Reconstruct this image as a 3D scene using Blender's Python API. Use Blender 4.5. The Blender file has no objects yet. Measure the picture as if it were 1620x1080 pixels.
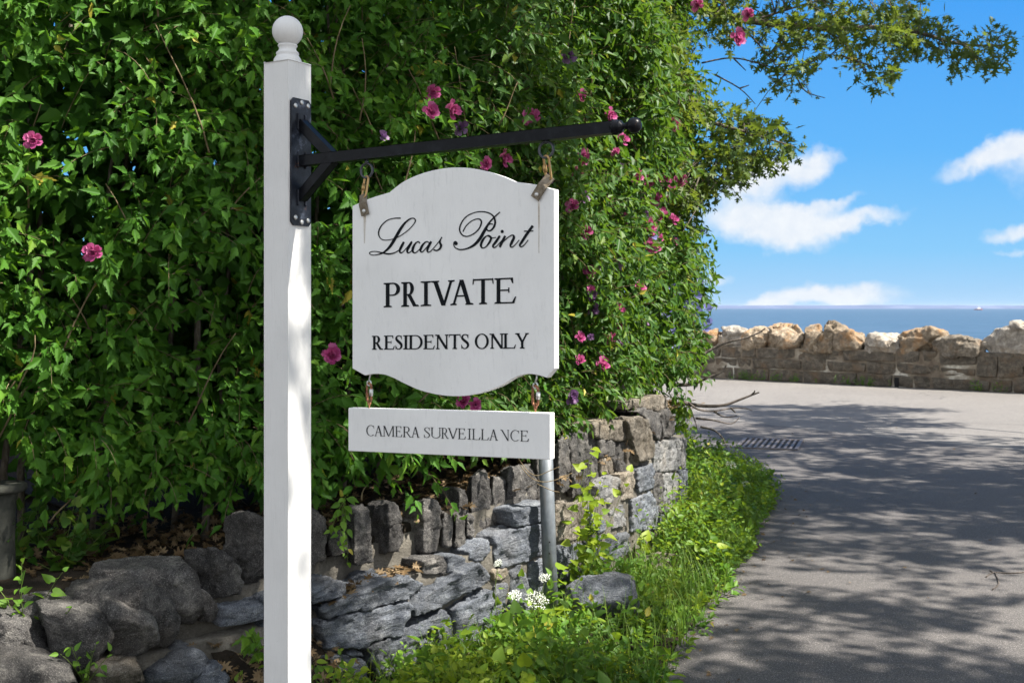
import bpy, bmesh, math, random
import numpy as np
from mathutils import Vector, noise, Matrix
R = math.radians
scene = bpy.context.scene
COL = scene.collection

# ------------------------------------------------------------------ camera
EYE = 1.6; F = 1800.0; CX = 810.0; CY = 486.0      # photo pixels
cam_d = bpy.data.cameras.new("camera"); cam = bpy.data.objects.new("camera", cam_d); COL.objects.link(cam)
cam.location = (0, 0, EYE); cam.rotation_euler = (R(90), 0, 0)
cam_d.sensor_width = 36; cam_d.lens = 40; cam_d.shift_y = -54 / 1620
cam_d.clip_start = 0.05; cam_d.clip_end = 60000
cam_d.dof.use_dof = True; cam_d.dof.focus_distance = 3.6; cam_d.dof.aperture_fstop = 11
scene.camera = cam
scene.view_settings.view_transform = 'Standard'; scene.view_settings.look = 'None'
scene.view_settings.gamma = 1; scene.view_settings.exposure = 1.42

# ------------------------------------------------------------------ sun + sky
SUN_EL = R(54); SAZ = math.atan2(0.95, -0.28)     # azimuth from +Y towards +X
sdir = Vector((math.sin(SAZ) * math.cos(SUN_EL), math.cos(SAZ) * math.cos(SUN_EL), math.sin(SUN_EL)))
sd = bpy.data.lights.new("sun", 'SUN'); so = bpy.data.objects.new("sun", sd); COL.objects.link(so)
sd.energy = 4.8; sd.angle = R(0.53); sd.color = (1.0, 0.95, 0.86)
so.rotation_euler = sdir.to_track_quat('Z', 'Y').to_euler()
w = bpy.data.worlds.new("World"); scene.world = w; w.use_nodes = True
wt = w.node_tree; wt.nodes.clear()

class NT:
    """tiny node helper"""
    def __init__(s, t): s.t = t
    def n(s, typ, ins=None, **kw):
        nd = s.t.nodes.new(typ)
        for k, v in kw.items(): setattr(nd, k, v)
        for k, v in (ins or {}).items():
            if isinstance(v, bpy.types.NodeSocket): s.t.links.new(v, nd.inputs[k])
            else: nd.inputs[k].default_value = v
        return nd
    def math(s, op, a, b=None, c=None, clamp=False):
        nd = s.t.nodes.new('ShaderNodeMath'); nd.operation = op; nd.use_clamp = clamp
        for i, v in enumerate((a, b, c)):
            if v is None: continue
            if isinstance(v, bpy.types.NodeSocket): s.t.links.new(v, nd.inputs[i])
            else: nd.inputs[i].default_value = v
        return nd.outputs[0]
    def mix(s, f, a, b, blend='MIX'):
        nd = s.t.nodes.new('ShaderNodeMix'); nd.data_type = 'RGBA'; nd.blend_type = blend
        for k, v in ((0, f), (6, a), (7, b)):
            if isinstance(v, bpy.types.NodeSocket): s.t.links.new(v, nd.inputs[k])
            else: nd.inputs[k].default_value = (v if k == 0 else (*v, 1) if len(v) == 3 else v)
        return nd.outputs[2]
    def ramp(s, f, stops, interp='LINEAR'):
        nd = s.t.nodes.new('ShaderNodeValToRGB'); nd.color_ramp.interpolation = interp
        el = nd.color_ramp.elements
        while len(el) < len(stops): el.new(0.5)
        for e, (p, c) in zip(el, stops):
            e.position = p; e.color = (c, c, c, 1) if isinstance(c, (int, float)) else (*c, 1)
        s.t.links.new(f, nd.inputs[0]); return nd.outputs[0]
    def link(s, a, b): s.t.links.new(a, b)

q = NT(wt)
sky = q.n('ShaderNodeTexSky', sky_type='NISHITA', sun_disc=False, sun_elevation=SUN_EL, sun_rotation=SAZ,
          air_density=1.0, dust_density=0.35, ozone_density=2.2)
geo = q.n('ShaderNodeTexCoord')
sep = q.n('ShaderNodeSeparateXYZ', {0: geo.outputs['Generated']})
yy = q.math('MAXIMUM', sep.outputs[1], 0.02)
U = q.math('DIVIDE', sep.outputs[0], yy); V = q.math('DIVIDE', sep.outputs[2], yy)
uv = q.n('ShaderNodeCombineXYZ', {0: U, 1: V, 2: 0.0}).outputs[0]
nz1 = q.n('ShaderNodeTexNoise', {'Vector': uv, 'Scale': 17.0, 'Detail': 10.0, 'Roughness': 0.6})
dv = q.n('ShaderNodeVectorMath', {0: nz1.outputs['Color'], 1: (0.5, 0.5, 0.5)}, operation='SUBTRACT').outputs[0]
dv = q.n('ShaderNodeVectorMath', {0: dv, 'Scale': 0.055}, operation='SCALE').outputs[0]
duv = q.n('ShaderNodeVectorMath', {0: uv, 1: dv}, operation='ADD').outputs[0]
cloud = None
for (px, py, rx, ry, st, rot) in [(1175, 352, 58, 20, .9, -4), (1262, 352, 52, 22, .95, 0), (1345, 352, 56, 9, .85, 14), (1310, 318, 40, 7, .6, 12), (1252, 385, 32, 15, .7, -10), (1225, 272, 50, 17, .85, 14), (1185, 300, 32, 14, .75, 20), (1275, 250, 30, 12, .8, 10),
                             (1330, 470, 62, 12, 1, 3), (1255, 480, 52, 8, .9, 3), (1182, 482, 24, 6, .8, 0), (1560, 250, 52, 13, .8, 16), (1612, 232, 30, 12, .7, 14), (1606, 360, 34, 9, .75, 10),
                             (1135, 436, 26, 6, .4, 0), (1600, 395, 20, 6, .35, 0), (1700, 230, 80, 30, .7, 20)]:
    ca, sa = math.cos(R(rot)), math.sin(R(rot))
    off = q.n('ShaderNodeVectorMath', {0: duv, 1: ((px - CX) / F, (CY - py) / F, 0)}, operation='SUBTRACT').outputs[0]
    a = q.n('ShaderNodeVectorMath', {0: off, 1: (ca * F / rx / 1.3, sa * F / rx / 1.3, 0)}, operation='DOT_PRODUCT').outputs['Value']
    b = q.n('ShaderNodeVectorMath', {0: off, 1: (-sa * F / ry / 1.3, ca * F / ry / 1.3, 0)}, operation='DOT_PRODUCT').outputs['Value']
    r2 = q.math('ADD', q.math('MULTIPLY', a, a), q.math('MULTIPLY', b, b))
    m = q.math('MULTIPLY', q.math('EXPONENT', q.math('MULTIPLY', r2, -0.9)), st)
    cloud = m if cloud is None else q.math('ADD', cloud, m)
nz2 = q.n('ShaderNodeTexNoise', {'Vector': uv, 'Scale': 60.0, 'Detail': 8.0, 'Roughness': 0.65})
cm = q.math('MULTIPLY', cloud, q.math('ADD', q.math('MULTIPLY', nz2.outputs[0], 1.1), 0.45))
mask = q.ramp(cm, [(0.12, 0), (0.36, .42), (0.62, .74), (1.0, .93)])
front = q.math('GREATER_THAN', sep.outputs[1], 0.05)
mask = q.math('MULTIPLY', mask, front)
# clear blue towards the sea, deepening upward; broken white cloud added over the unseen rest of the dome as fill light
grad = q.ramp(V, [(0.0, (.42, .66, .92)), (.05, (.25, .59, .94)), (.14, (.13, .47, .94)), (.30, (.055, .34, .90)), (.9, (.05, .2, .6))])
grad = q.n('ShaderNodeVectorMath', {0: grad, 'Scale': 6.9}, operation='SCALE').outputs[0]
side = q.ramp(sep.outputs[1], [(.25, 0), (.6, 1)])
base = q.mix(side, sky.outputs[0], grad)
nb = q.n('ShaderNodeTexNoise', {'Vector': geo.outputs['Generated'], 'Scale': 2.6, 'Detail': 8.0, 'Roughness': .6})
bmask = q.math('MULTIPLY', q.ramp(nb.outputs[0], [(.40, 0), (.52, .9)]), q.math('SUBTRACT', 1.0, side))
base = q.mix(bmask, base, (8.4, 8.6, 8.8))
ccol = q.mix(nz2.outputs[0], (4.9, 5.4, 6.2), (7.0, 7.0, 6.9))
wc = q.mix(mask, base, ccol)
bg = q.n('ShaderNodeBackground', {'Color': wc, 'Strength': 0.056})
out = q.n('ShaderNodeOutputWorld', {'Surface': bg.outputs[0]})

# ------------------------------------------------------------------ projection helpers (survey of the place from the photo)
def P(px, py, Y): return Vector(((px - CX) / F * Y, Y, EYE + (CY - py) / F * Y))
def G(px, py, z=0.0):
    Y = (EYE - z) * F / (py - CY); return Vector(((px - CX) / F * Y, Y, z))

# ------------------------------------------------------------------ object helpers
def tag(o, label=None, cat=None, group=None, kind=None):
    if label: o["label"] = label
    if cat: o["category"] = cat
    if group: o["group"] = group
    if kind: o["kind"] = kind
    return o
def thing(name, loc, label, cat, group=None):
    o = bpy.data.objects.new(name, None); COL.objects.link(o); o.location = loc; o.empty_display_size = .1
    bpy.context.view_layer.update()
    return tag(o, label, cat, group)
def link_mesh(name, me, mat, parent=None, loc=None):
    o = bpy.data.objects.new(name, me); COL.objects.link(o)
    if mat and not me.materials: me.materials.append(mat)
    base = Vector((0, 0, 0))
    if parent:
        o.parent = parent
    if loc is not None: o.location = loc
    return o
def wpos(o):
    v = Vector((0, 0, 0))
    while o: v += o.location; o = o.parent
    return v
def part(name, verts, faces, mat, parent=None, smooth=False):
    """verts in world space"""
    base = wpos(parent) if parent else Vector((0, 0, 0))
    me = bpy.data.meshes.new(name)
    me.from_pydata([tuple(Vector(v) - base) for v in verts], [], faces)
    if smooth: me.polygons.foreach_set('use_smooth', [True] * len(me.polygons))
    me.update()
    return link_mesh(name, me, mat, parent)
def part_bm(name, bm, mat, parent=None, smooth=False):
    base = wpos(parent) if parent else Vector((0, 0, 0))
    bmesh.ops.translate(bm, verts=bm.verts, vec=-base)
    bmesh.ops.recalc_face_normals(bm, faces=bm.faces)
    me = bpy.data.meshes.new(name); bm.to_mesh(me); bm.free()
    if smooth: me.polygons.foreach_set('use_smooth', [True] * len(me.polygons))
    return link_mesh(name, me, mat, parent)
def np_mesh(name, V, loops, starts, totals, mat, parent=None, rnd=None, smooth=False):
    base = wpos(parent) if parent else Vector((0, 0, 0))
    V = V - np.array(base)
    me = bpy.data.meshes.new(name)
    me.vertices.add(len(V)); me.vertices.foreach_set('co', V.astype(np.float32).ravel())
    me.loops.add(len(loops)); me.loops.foreach_set('vertex_index', loops.astype(np.int32))
    me.polygons.add(len(starts)); me.polygons.foreach_set('loop_start', starts.astype(np.int32))
    me.polygons.foreach_set('loop_total', totals.astype(np.int32))
    if smooth: me.polygons.foreach_set('use_smooth', np.ones(len(starts), bool))
    if rnd is not None:
        at = me.attributes.new('rnd', 'FLOAT', 'POINT'); at.data.foreach_set('value', rnd.astype(np.float32))
    me.update(calc_edges=True); me.validate()
    return link_mesh(name, me, mat, parent)

class Tubes:
    def __init__(s): s.V = []; s.F = []; s.n = 0
    def add(s, pts, rad, sides=6, cap=True):
        pts = [Vector(p) for p in pts]
        if not hasattr(rad, '__len__'): rad = [rad] * len(pts)
        prev = None
        for i, p in enumerate(pts):
            t = (pts[min(i + 1, len(pts) - 1)] - pts[max(i - 1, 0)])
            if t.length < 1e-9: t = Vector((0, 0, 1))
            t.normalize()
            if prev is None:
                a = t.orthogonal().normalized()
            else:
                a = prev - t * prev.dot(t)
                a = a.normalized() if a.length > 1e-6 else t.orthogonal().normalized()
            prev = a; b = t.cross(a)
            for k in range(sides):
                an = 2 * math.pi * k / sides
                s.V.append(p + (a * math.cos(an) + b * math.sin(an)) * rad[i])
        for i in range(len(pts) - 1):
            for k in range(sides):
                k2 = (k + 1) % sides; o = s.n + i * sides
                s.F.append((o + k, o + k2, o + sides + k2, o + sides + k))
        if cap:
            s.F.append(tuple(s.n + k for k in reversed(range(sides))))
            s.F.append(tuple(s.n + (len(pts) - 1) * sides + k for k in range(sides)))
        s.n += len(pts) * sides
        return s
    def build(s, name, mat, parent=None, smooth=True): return part(name, s.V, s.F, mat, parent, smooth)

def catmull(pts, n=6):
    out = []
    L = len(pts)
    for i in range(L - 1):
        p0, p1, p2, p3 = [np.array(pts[min(max(j, 0), L - 1)], float) for j in (i - 1, i, i + 1, i + 2)]
        for k in range(n):
            t = k / n
            out.append(0.5 * ((2 * p1) + (-p0 + p2) * t + (2 * p0 - 5 * p1 + 4 * p2 - p3) * t * t + (-p0 + 3 * p1 - 3 * p2 + p3) * t ** 3))
    out.append(np.array(pts[-1], float)); return out

# ------------------------------------------------------------------ materials
def newmat(name):
    m = bpy.data.materials.new(name); m.use_nodes = True; m.node_tree.nodes.clear(); return m, NT(m.node_tree)
def finish(q, color, rough=.6, bump=None, bstr=.3, bdist=.01, spec=.5, metal=0.0, coat=0.0):
    pr = q.n('ShaderNodeBsdfPrincipled', {'Roughness': rough, 'Metallic': metal, 'Specular IOR Level': spec, 'Coat Weight': coat})
    if isinstance(color, bpy.types.NodeSocket): q.link(color, pr.inputs['Base Color'])
    else: pr.inputs['Base Color'].default_value = (*color, 1)
    if bump is not None:
        b = q.n('ShaderNodeBump', {'Strength': bstr, 'Distance': bdist, 'Height': bump}); q.link(b.outputs[0], pr.inputs['Normal'])
    o = q.n('ShaderNodeOutputMaterial', {'Surface': pr.outputs[0]}); return pr
def coords(q, scale=(1, 1, 1), obj=False):
    tc = q.n('ShaderNodeTexCoord') if obj else q.n('ShaderNodeNewGeometry')
    s = tc.outputs['Object'] if obj else tc.outputs['Position']
    return q.n('ShaderNodeMapping', {'Vector': s, 'Scale': scale}).outputs[0]
def nz(q, v, scale, detail=6, rough=.6, dist=0.0):
    return q.n('ShaderNodeTexNoise', {'Vector': v, 'Scale': scale, 'Detail': detail, 'Roughness': rough, 'Distortion': dist}).outputs[0]

def leaf_mat(name, cols, trans=.3, rough=.5, tcol=(.25, .42, .05), spec=.28, aged=(.42, .36, .05)):
    m, q = newmat(name)
    at = q.n('ShaderNodeAttribute', attribute_name='rnd').outputs['Fac']
    st = [(i / (len(cols) - 1) * .95, c) for i, c in enumerate(cols)] + [(1.0, aged)]
    c = q.ramp(at, st)
    n_ = nz(q, coords(q), 60, 3)
    c = q.mix(q.math('MULTIPLY', n_, .35), c, (.02, .05, .012))
    pr = q.n('ShaderNodeBsdfPrincipled', {'Base Color': c, 'Roughness': rough, 'Specular IOR Level': spec})
    tc = q.mix(.5, c, tcol)
    tr = q.n('ShaderNodeBsdfTranslucent', {'Color': tc})
    mx = q.n('ShaderNodeMixShader', {0: trans, 1: pr.outputs[0], 2: tr.outputs[0]})
    q.n('ShaderNodeOutputMaterial', {'Surface': mx.outputs[0]}); return m
def rock_mat(name, dark, mid, light, streak=1.0, lichen=.35, tint=(.30, .24, .16), hue=.5):
    m, q = newmat(name)
    v = coords(q); vs = coords(q, (1, 1, streak))
    oi = q.n('ShaderNodeObjectInfo')
    sh = q.n('ShaderNodeVectorMath', {0: vs, 1: oi.outputs['Random']}, operation='ADD').outputs[0]
    n1 = nz(q, sh, 9, 9, .68, .6); n2 = nz(q, v, 55, 5, .7); n3 = nz(q, v, 240, 3, .75); n4 = nz(q, v, 3.5, 4, .6)
    c = q.ramp(n1, [(.34, dark), (.52, mid), (.68, light)])
    c = q.mix(q.ramp(n2, [(.36, .6), (.5, 0)]), c, dark)
    c = q.mix(q.ramp(n4, [(.5, 0), (.68, hue)]), c, tint)
    c = q.mix(q.ramp(n2, [(.60, 0), (.72, lichen)]), c, (.46, .45, .41))
    c = q.mix(q.ramp(n3, [(.36, .6), (.52, 0)]), c, tuple(x * .35 for x in dark))
    c = q.mix(q.ramp(n3, [(.58, 0), (.68, .6)]), c, tuple(min(.6, x * 1.9) for x in light))
    br = q.math('ADD', q.math('MULTIPLY', oi.outputs['Random'], .5), .75)
    hv = q.n('ShaderNodeHueSaturation', {'Value': br, 'Color': c})
    bm_ = q.math('ADD', q.math('MULTIPLY', n1, 1.0), q.math('ADD', q.math('MULTIPLY', n2, .45), q.math('MULTIPLY', n3, .18)))
    finish(q, hv.outputs[0], .88, bm_, 1.0, .03, .25); return m

M = {}
M['slab'] = rock_mat('grey_slab_stone', (.075, .085, .105), (.16, .175, .205), (.31, .33, .36), 4.0, .25, (.17, .15, .13), .35)
M['coping'] = rock_mat('dark_coping_stone', (.036, .034, .034), (.095, .09, .087), (.24, .225, .205), 1.2, .3, (.12, .10, .085), .4)
M['warm'] = rock_mat('warm_weathered_stone', (.085, .07, .055), (.18, .155, .125), (.36, .32, .27), 1.5, .35, (.32, .26, .19), .5)
M['pale'] = rock_mat('pale_weathered_stone', (.095, .095, .097), (.20, .20, .20), (.40, .39, .375), 2.5, .4, (.34, .30, .25), .5)
M['cap'] = rock_mat('sea_wall_boulder', (.15, .115, .08), (.33, .255, .175), (.60, .50, .38), 1.0, .25, (.46, .24, .09), .8)
M['cappale'] = rock_mat('sea_wall_pale_boulder', (.22, .19, .16), (.44, .39, .33), (.72, .66, .57), 1.0, .3, (.55, .40, .24), .45)
M['block'] = rock_mat('sea_wall_block', (.075, .064, .052), (.17, .145, .115), (.32, .275, .22), 1.2, .4, (.25, .165, .10), .7)

m, q = newmat('rough_mortar'); v = coords(q)
n1 = nz(q, v, 12, 8, .7); n2 = nz(q, v, 120, 4, .7)
c = q.ramp(n1, [(.3, (.085, .077, .065)), (.55, (.175, .16, .135)), (.75, (.29, .275, .24))])
c = q.mix(q.ramp(n2, [(.35, .7), (.5, 0)]), c, (.09, .08, .065))
finish(q, c, .95, q.math('ADD', n1, q.math('MULTIPLY', n2, .5)), 1.0, .02, .2); M['mortar'] = m

m, q = newmat('stained_mortar'); v = coords(q); n1 = nz(q, v, 1.3, 5, .6); n2 = nz(q, v, 20, 4, .7)
c = q.ramp(n1, [(.42, (.13, .10, .075)), (.56, (.26, .22, .17)), (.66, (.60, .57, .50))])
finish(q, q.mix(q.ramp(n2, [(.35, .6), (.5, 0)]), c, (.10, .08, .06)), .95, n2, .6, .01, .2); M['seamortar'] = m
m, q = newmat('dark_soil'); v = coords(q)
n1 = nz(q, v, 6, 8, .7); n2 = nz(q, v, 70, 4, .7)
c = q.ramp(n1, [(.3, (.02, .016, .012)), (.6, (.05, .038, .026)), (.8, (.085, .065, .045))])
finish(q, c, .95, q.math('ADD', n1, n2), 1.0, .03, .2); M['soil'] = m

for an_, A0_, A1_ in (('asphalt', (.185, .173, .163), (.235, .220, .205)), ('drive_asphalt', (.098, .090, .088), (.140, .128, .121))):  # near asphalt is a darker kind, its colour deepened further for tree shade
  m, q = newmat(an_); v = coords(q)
  n1 = nz(q, v, .55, 6, .6); n2 = nz(q, v, 7, 6, .65); n3 = nz(q, v, 150, 3, .8)
  vo = q.n('ShaderNodeTexVoronoi', {'Vector': v, 'Scale': 110.0, 'Randomness': 1.0})
  rnd = q.n('ShaderNodeSeparateColor', {0: vo.outputs['Color']}).outputs[0]
  agg = q.math('MULTIPLY', q.math('LESS_THAN', vo.outputs['Distance'], .26), q.math('GREATER_THAN', rnd, .72))
  c = q.ramp(n1, [(.3, A0_), (.7, A1_)])
  c = q.mix(q.ramp(n2, [(.35, .30), (.6, 0)]), c, (.10, .092, .09))
  c = q.mix(q.ramp(n3, [(.36, .85), (.54, 0)]), c, (.03, .028, .028))
  c = q.mix(q.ramp(n3, [(.55, 0), (.68, .5)]), c, (.34, .32, .30))
  c = q.mix(q.math('MULTIPLY', agg, .55), c, (.50, .47, .43))
  vc = q.n('ShaderNodeTexVoronoi', {'Vector': q.n('ShaderNodeVectorMath', {0: v, 1: q.n('ShaderNodeTexNoise', {'Vector': v, 'Scale': 1.3, 'Detail': 5.0}).outputs['Color']}, operation='ADD').outputs[0], 'Scale': .23}, feature='DISTANCE_TO_EDGE')
  crack = q.ramp(vc.outputs['Distance'], [(0, 1), (.0028, 0)])
  crack = q.math('MULTIPLY', crack, q.ramp(nz(q, v, .35, 2), [(.5, 0), (.56, .8)]))
  c = q.mix(crack, c, (.03, .03, .03))
  finish(q, c, .8, q.math('ADD', n3, q.math('MULTIPLY', n2, .6)), .7, .008, .3); M[an_] = m

m, q = newmat('sea_water')
v = coords(q, (1, 3.2, 1)); n1 = nz(q, v, .35, 8, .7); n2 = nz(q, coords(q, (.25, 1.8, 1)), .05, 6, .6)
c = q.ramp(n1, [(.32, (.030, .066, .115)), (.55, (.052, .100, .165)), (.75, (.11, .17, .25))])
c = q.mix(q.ramp(n2, [(.42, 0), (.62, .35)]), c, (.07, .12, .20))
finish(q, c, .9, n1, .6, .4, .0); M['sea'] = m

m, q = newmat('far_shore'); n1 = nz(q, coords(q, (.2, .2, 1)), .05, 5)  # blue of the distance haze is mixed into the hill colour
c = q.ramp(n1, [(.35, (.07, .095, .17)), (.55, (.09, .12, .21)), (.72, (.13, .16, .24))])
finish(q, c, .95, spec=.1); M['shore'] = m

def paint_mat(name, col, grain_axis_scale, rust=None):
    m, q = newmat(name)
    v = coords(q, grain_axis_scale, obj=True); g = nz(q, v, 30, 5, .7, .3); v2 = coords(q, obj=True)
    sp = nz(q, v2, 240, 2, .6); big = nz(q, v2, 4, 5, .6)
    c = q.mix(q.ramp(big, [(.42, 0), (.7, .5)]), col, tuple(x * .82 for x in col))
    c = q.mix(q.ramp(g, [(.30, .26), (.44, 0)]), c, tuple(x * .62 for x in col))
    c = q.mix(q.ramp(sp, [(.22, .6), (.27, 0)]), c, (.25, .23, .2))
    finish(q, c, .5, g, .4, .004, .4); return m
M['post'] = paint_mat('white_painted_wood', (.78, .775, .765), (9, 9, .45))
M['board'] = paint_mat('white_sign_board', (.86, .86, .85), (2.5, 2.5, .5))
m, q = newmat('black_painted_steel'); v = coords(q, obj=True); n1 = nz(q, v, 28, 6, .65); n2 = nz(q, v, 160, 3)
c = q.ramp(n1, [(.5, (.006, .0065, .009)), (.70, (.014, .016, .02)), (.82, (.06, .065, .08))])
c = q.mix(q.ramp(nz(q, v, 45, 5, .7), [(.66, 0), (.74, .6)]), c, (.13, .055, .02))
finish(q, c, .3, n2, .15, .002, .13); M['black'] = m
m, q = newmat('black_plate_steel'); v = coords(q, obj=True); n1 = nz(q, v, 22, 6, .7); n2 = nz(q, v, 160, 3)
c = q.ramp(n1, [(.42, (.010, .012, .018)), (.58, (.028, .033, .046)), (.70, (.13, .15, .20))])
c = q.mix(q.ramp(nz(q, v, 38, 5, .7), [(.62, 0), (.72, .7)]), c, (.12, .05, .02))
finish(q, c, .36, n2, .3, .002, .22); M['plate'] = m
m, q = newmat('lettering_paint'); finish(q, (.006, .008, .011), .6, spec=.12); M['letter'] = m
m, q = newmat('lettering_thin_paint'); n1 = nz(q, coords(q), 70, 3)
finish(q, q.ramp(n1, [(.4, (.010, .011, .014)), (.75, (.06, .065, .07))]), .6, spec=.12); M['letter2'] = m
m, q = newmat('galvanised_steel'); v = coords(q, obj=True); n1 = nz(q, v, 18, 6, .6); n2 = nz(q, coords(q, (1, 1, .15), True), 40, 4)
c = q.ramp(n1, [(.3, (.10, .115, .13)), (.7, (.19, .21, .23))]); c = q.mix(q.ramp(n2, [(.5, 0), (.75, .5)]), c, (.13, .11, .09))
finish(q, c, .55, n1, .15, .004, metal=.3); M['galv'] = m
m, q = newmat('worn_bronze_steel'); v = coords(q, obj=True); n1 = nz(q, v, 60, 5, .6)
finish(q, q.ramp(n1, [(.35, (.10, .075, .045)), (.65, (.24, .20, .15))]), .5, n1, .2, .002, metal=.4); M['strap'] = m
m, q = newmat('brass_link'); finish(q, (.45, .29, .12), .4, metal=.7); M['brass'] = m
m, q = newmat('copper_rust_link'); v = coords(q, obj=True); n1 = nz(q, v, 90, 4)
finish(q, q.ramp(n1, [(.35, (.13, .05, .03)), (.65, (.42, .19, .09))]), .55, metal=.35); M['rustlink'] = m
m, q = newmat('zinc_bright'); finish(q, (.62, .62, .60), .35, metal=.6); M['zinc'] = m
m, q = newmat('dark_ring_steel'); finish(q, (.07, .075, .085), .4, metal=.5); M['ring'] = m
m, q = newmat('rust_stain'); n1 = nz(q, coords(q, (1, 1, .3)), 50, 4)
bs = q.n('ShaderNodeBsdfPrincipled', {'Base Color': (.42, .30, .16, 1), 'Roughness': .6}); tr = q.n('ShaderNodeBsdfTransparent')
mx = q.n('ShaderNodeMixShader', {0: q.ramp(n1, [(.3, .1), (.7, .6)]), 1: tr.outputs[0], 2: bs.outputs[0]}); q.n('ShaderNodeOutputMaterial', {'Surface': mx.outputs[0]}); M['stain'] = m
def bark_mat(name, a, b, c_):
    m, q = newmat(name); v = coords(q, (1, 1, .3)); n1 = nz(q, v, 40, 7, .7)
    finish(q, q.ramp(n1, [(.3, a), (.5, b), (.72, c_)]), .9, n1, .9, .01, .2); return m
M['bark'] = bark_mat('grey_brown_bark', (.045, .035, .028), (.12, .10, .08), (.26, .23, .19))
M['twig'] = bark_mat('tan_twig', (.09, .065, .035), (.20, .15, .085), (.34, .27, .17))
M['gstem'] = bark_mat('green_stem', (.06, .09, .02), (.12, .17, .04), (.20, .24, .08))
M['dead'] = bark_mat('dead_grey_wood', (.035, .028, .025), (.09, .075, .065), (.20, .17, .15))
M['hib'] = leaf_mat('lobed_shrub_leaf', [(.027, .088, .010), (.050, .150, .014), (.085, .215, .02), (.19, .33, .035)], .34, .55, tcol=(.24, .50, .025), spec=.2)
M['hib2'] = leaf_mat('lobed_shrub_leaf_shade_tone', [(.018, .058, .008), (.034, .100, .012), (.064, .150, .017), (.18, .26, .035)], .30, .5, tcol=(.28, .48, .03), spec=.25)  # same leaf darkened in colour for the shade on the right shrubs
M['oak'] = leaf_mat('oak_leaf', [(.024, .055, .012), (.048, .095, .016), (.095, .145, .022), (.22, .25, .04)], .36, tcol=(.34, .44, .04))
M['weed'] = leaf_mat('weed_leaf', [(.04, .105, .012), (.075, .165, .016), (.13, .245, .022), (.30, .38, .025)], .38, tcol=(.45, .62, .03))
M['weed2'] = leaf_mat('fresh_weed_leaf', [(.06, .15, .018), (.11, .24, .025), (.19, .33, .035)], .38, tcol=(.36, .6, .04))
M['grass'] = leaf_mat('grass_blade', [(.06, .13, .015), (.12, .22, .03), (.24, .34, .05)], .36, tcol=(.3, .45, .05))
M['litter'] = leaf_mat('dead_leaf', [(.07, .04, .02), (.15, .085, .04), (.28, .19, .11)], .12, .7, tcol=(.3, .18, .07), aged=(.28, .19, .11))
M['yellow'] = leaf_mat('yellow_floret', [(.35, .38, .02), (.6, .6, .03)], .3, tcol=(.6, .6, .05), aged=(.6, .6, .03))
M['limey'] = leaf_mat('lime_leaflet', [(.12, .24, .02), (.22, .36, .03)], .35, tcol=(.4, .55, .05))
M['pink'] = leaf_mat('pink_petal', [(.34, .03, .15), (.58, .08, .30), (.78, .26, .50)], .3, .5, tcol=(.8, .2, .45), aged=(.78, .26, .50))
M['mauve'] = leaf_mat('mauve_petal', [(.14, .05, .16), (.24, .11, .27), (.36, .22, .40)], .3, .5, tcol=(.4, .2, .5), aged=(.36, .22, .40))
M['blue'] = leaf_mat('blue_petal', [(.12, .13, .36), (.24, .25, .55), (.42, .42, .70)], .3, .5, tcol=(.35, .35, .8), aged=(.42, .42, .70))
m, q = newmat('white_floret'); finish(q, (.78, .80, .72), .6); M['white'] = m
m, q = newmat('iron_grate'); n1 = nz(q, coords(q), 40, 4); finish(q, q.ramp(n1, [(.35, (.09, .08, .08)), (.65, (.20, .165, .15))]), .6, metal=.2); M['grate'] = m
m, q = newmat('void_shade_black'); finish(q, (.006, .006, .006), .9); M['void'] = m  # near-black colour stands for the shade inside openings
m, q = newmat('weathered_concrete'); v = coords(q); n1 = nz(q, v, 14, 8, .7)
finish(q, q.ramp(n1, [(.3, (.025, .026, .022)), (.6, (.065, .066, .055)), (.8, (.13, .13, .11))]), .9, n1, .7, .01, .2); M['concrete'] = m
m, q = newmat('boat_white'); finish(q, (.8, .8, .8), .4); M['bwhite'] = m
m, q = newmat('boat_red'); finish(q, (.35, .08, .06), .5); M['bred'] = m

# ------------------------------------------------------------------ the setting
SW0 = G(1100, 597); SW1 = G(1620, 622)                # foot of the sea wall
sdv = (SW1 - SW0).normalized(); sn = Vector((-sdv.y, sdv.x, 0));
if sn.y > 0: sn = -sn                                   # towards camera
def swp(t, off=0, z=0): p = SW0 + sdv * t + sn * off; return Vector((p.x, p.y, z))
a, b = swp(-45, -.8), swp(60, -.8)
g = part('ground', [(-60, -40, 0), (b.x, -40, 0), (b.x, b.y, 0), (a.x, a.y, 0), (-60, a.y, 0),
                    (-60, -40, -3), (b.x, -40, -3), (b.x, b.y, -3), (a.x, a.y, -3), (-60, a.y, -3)],
         [(0, 1, 2, 3, 4), (1, 6, 7, 2), (2, 7, 8, 3), (3, 8, 9, 4)], M['soil']); tag(g, kind='structure')
VERGE = [(.2, 2.5), (.42, 3.9), (.60, 4.85), (.80, 5.4), (1.08, 6.2), (1.42, 7.2), (1.80, 8.4), (2.12, 9.6), (2.15, 10.6), (1.9, 11.6), (1.2, 12.4), (-1.0, 15), (-6, 24)]
rp = [(x + .05 * noise.noise(Vector((y * 2.3, 0, 0))) + .03 * noise.noise(Vector((y * 9, 5, 0))), y) for x, y in [tuple(p) for p in catmull(VERGE, 8)]]
a, b = swp(-20, -.3), swp(50, -.3)
poly = [(.2, -30)] + rp + [(a.x, a.y), (b.x, b.y), (b.x, -30)]
rd = part('road', [(x, y, .004) for x, y in poly], [tuple(reversed(range(len(poly))))], M['asphalt']); tag(rd, kind='structure')
seam = [(-1.5, 19.6), (.8, 17.9), (2.88, 16.2), (4.47, 14.1), (5.7, 12.7), (9, 9.6), (16, 4), (30, -8)]
seam = [(x + .02 * math.sin(7 * y), y) for x, y in [tuple(p) for p in catmull(seam, 6)]]
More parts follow.
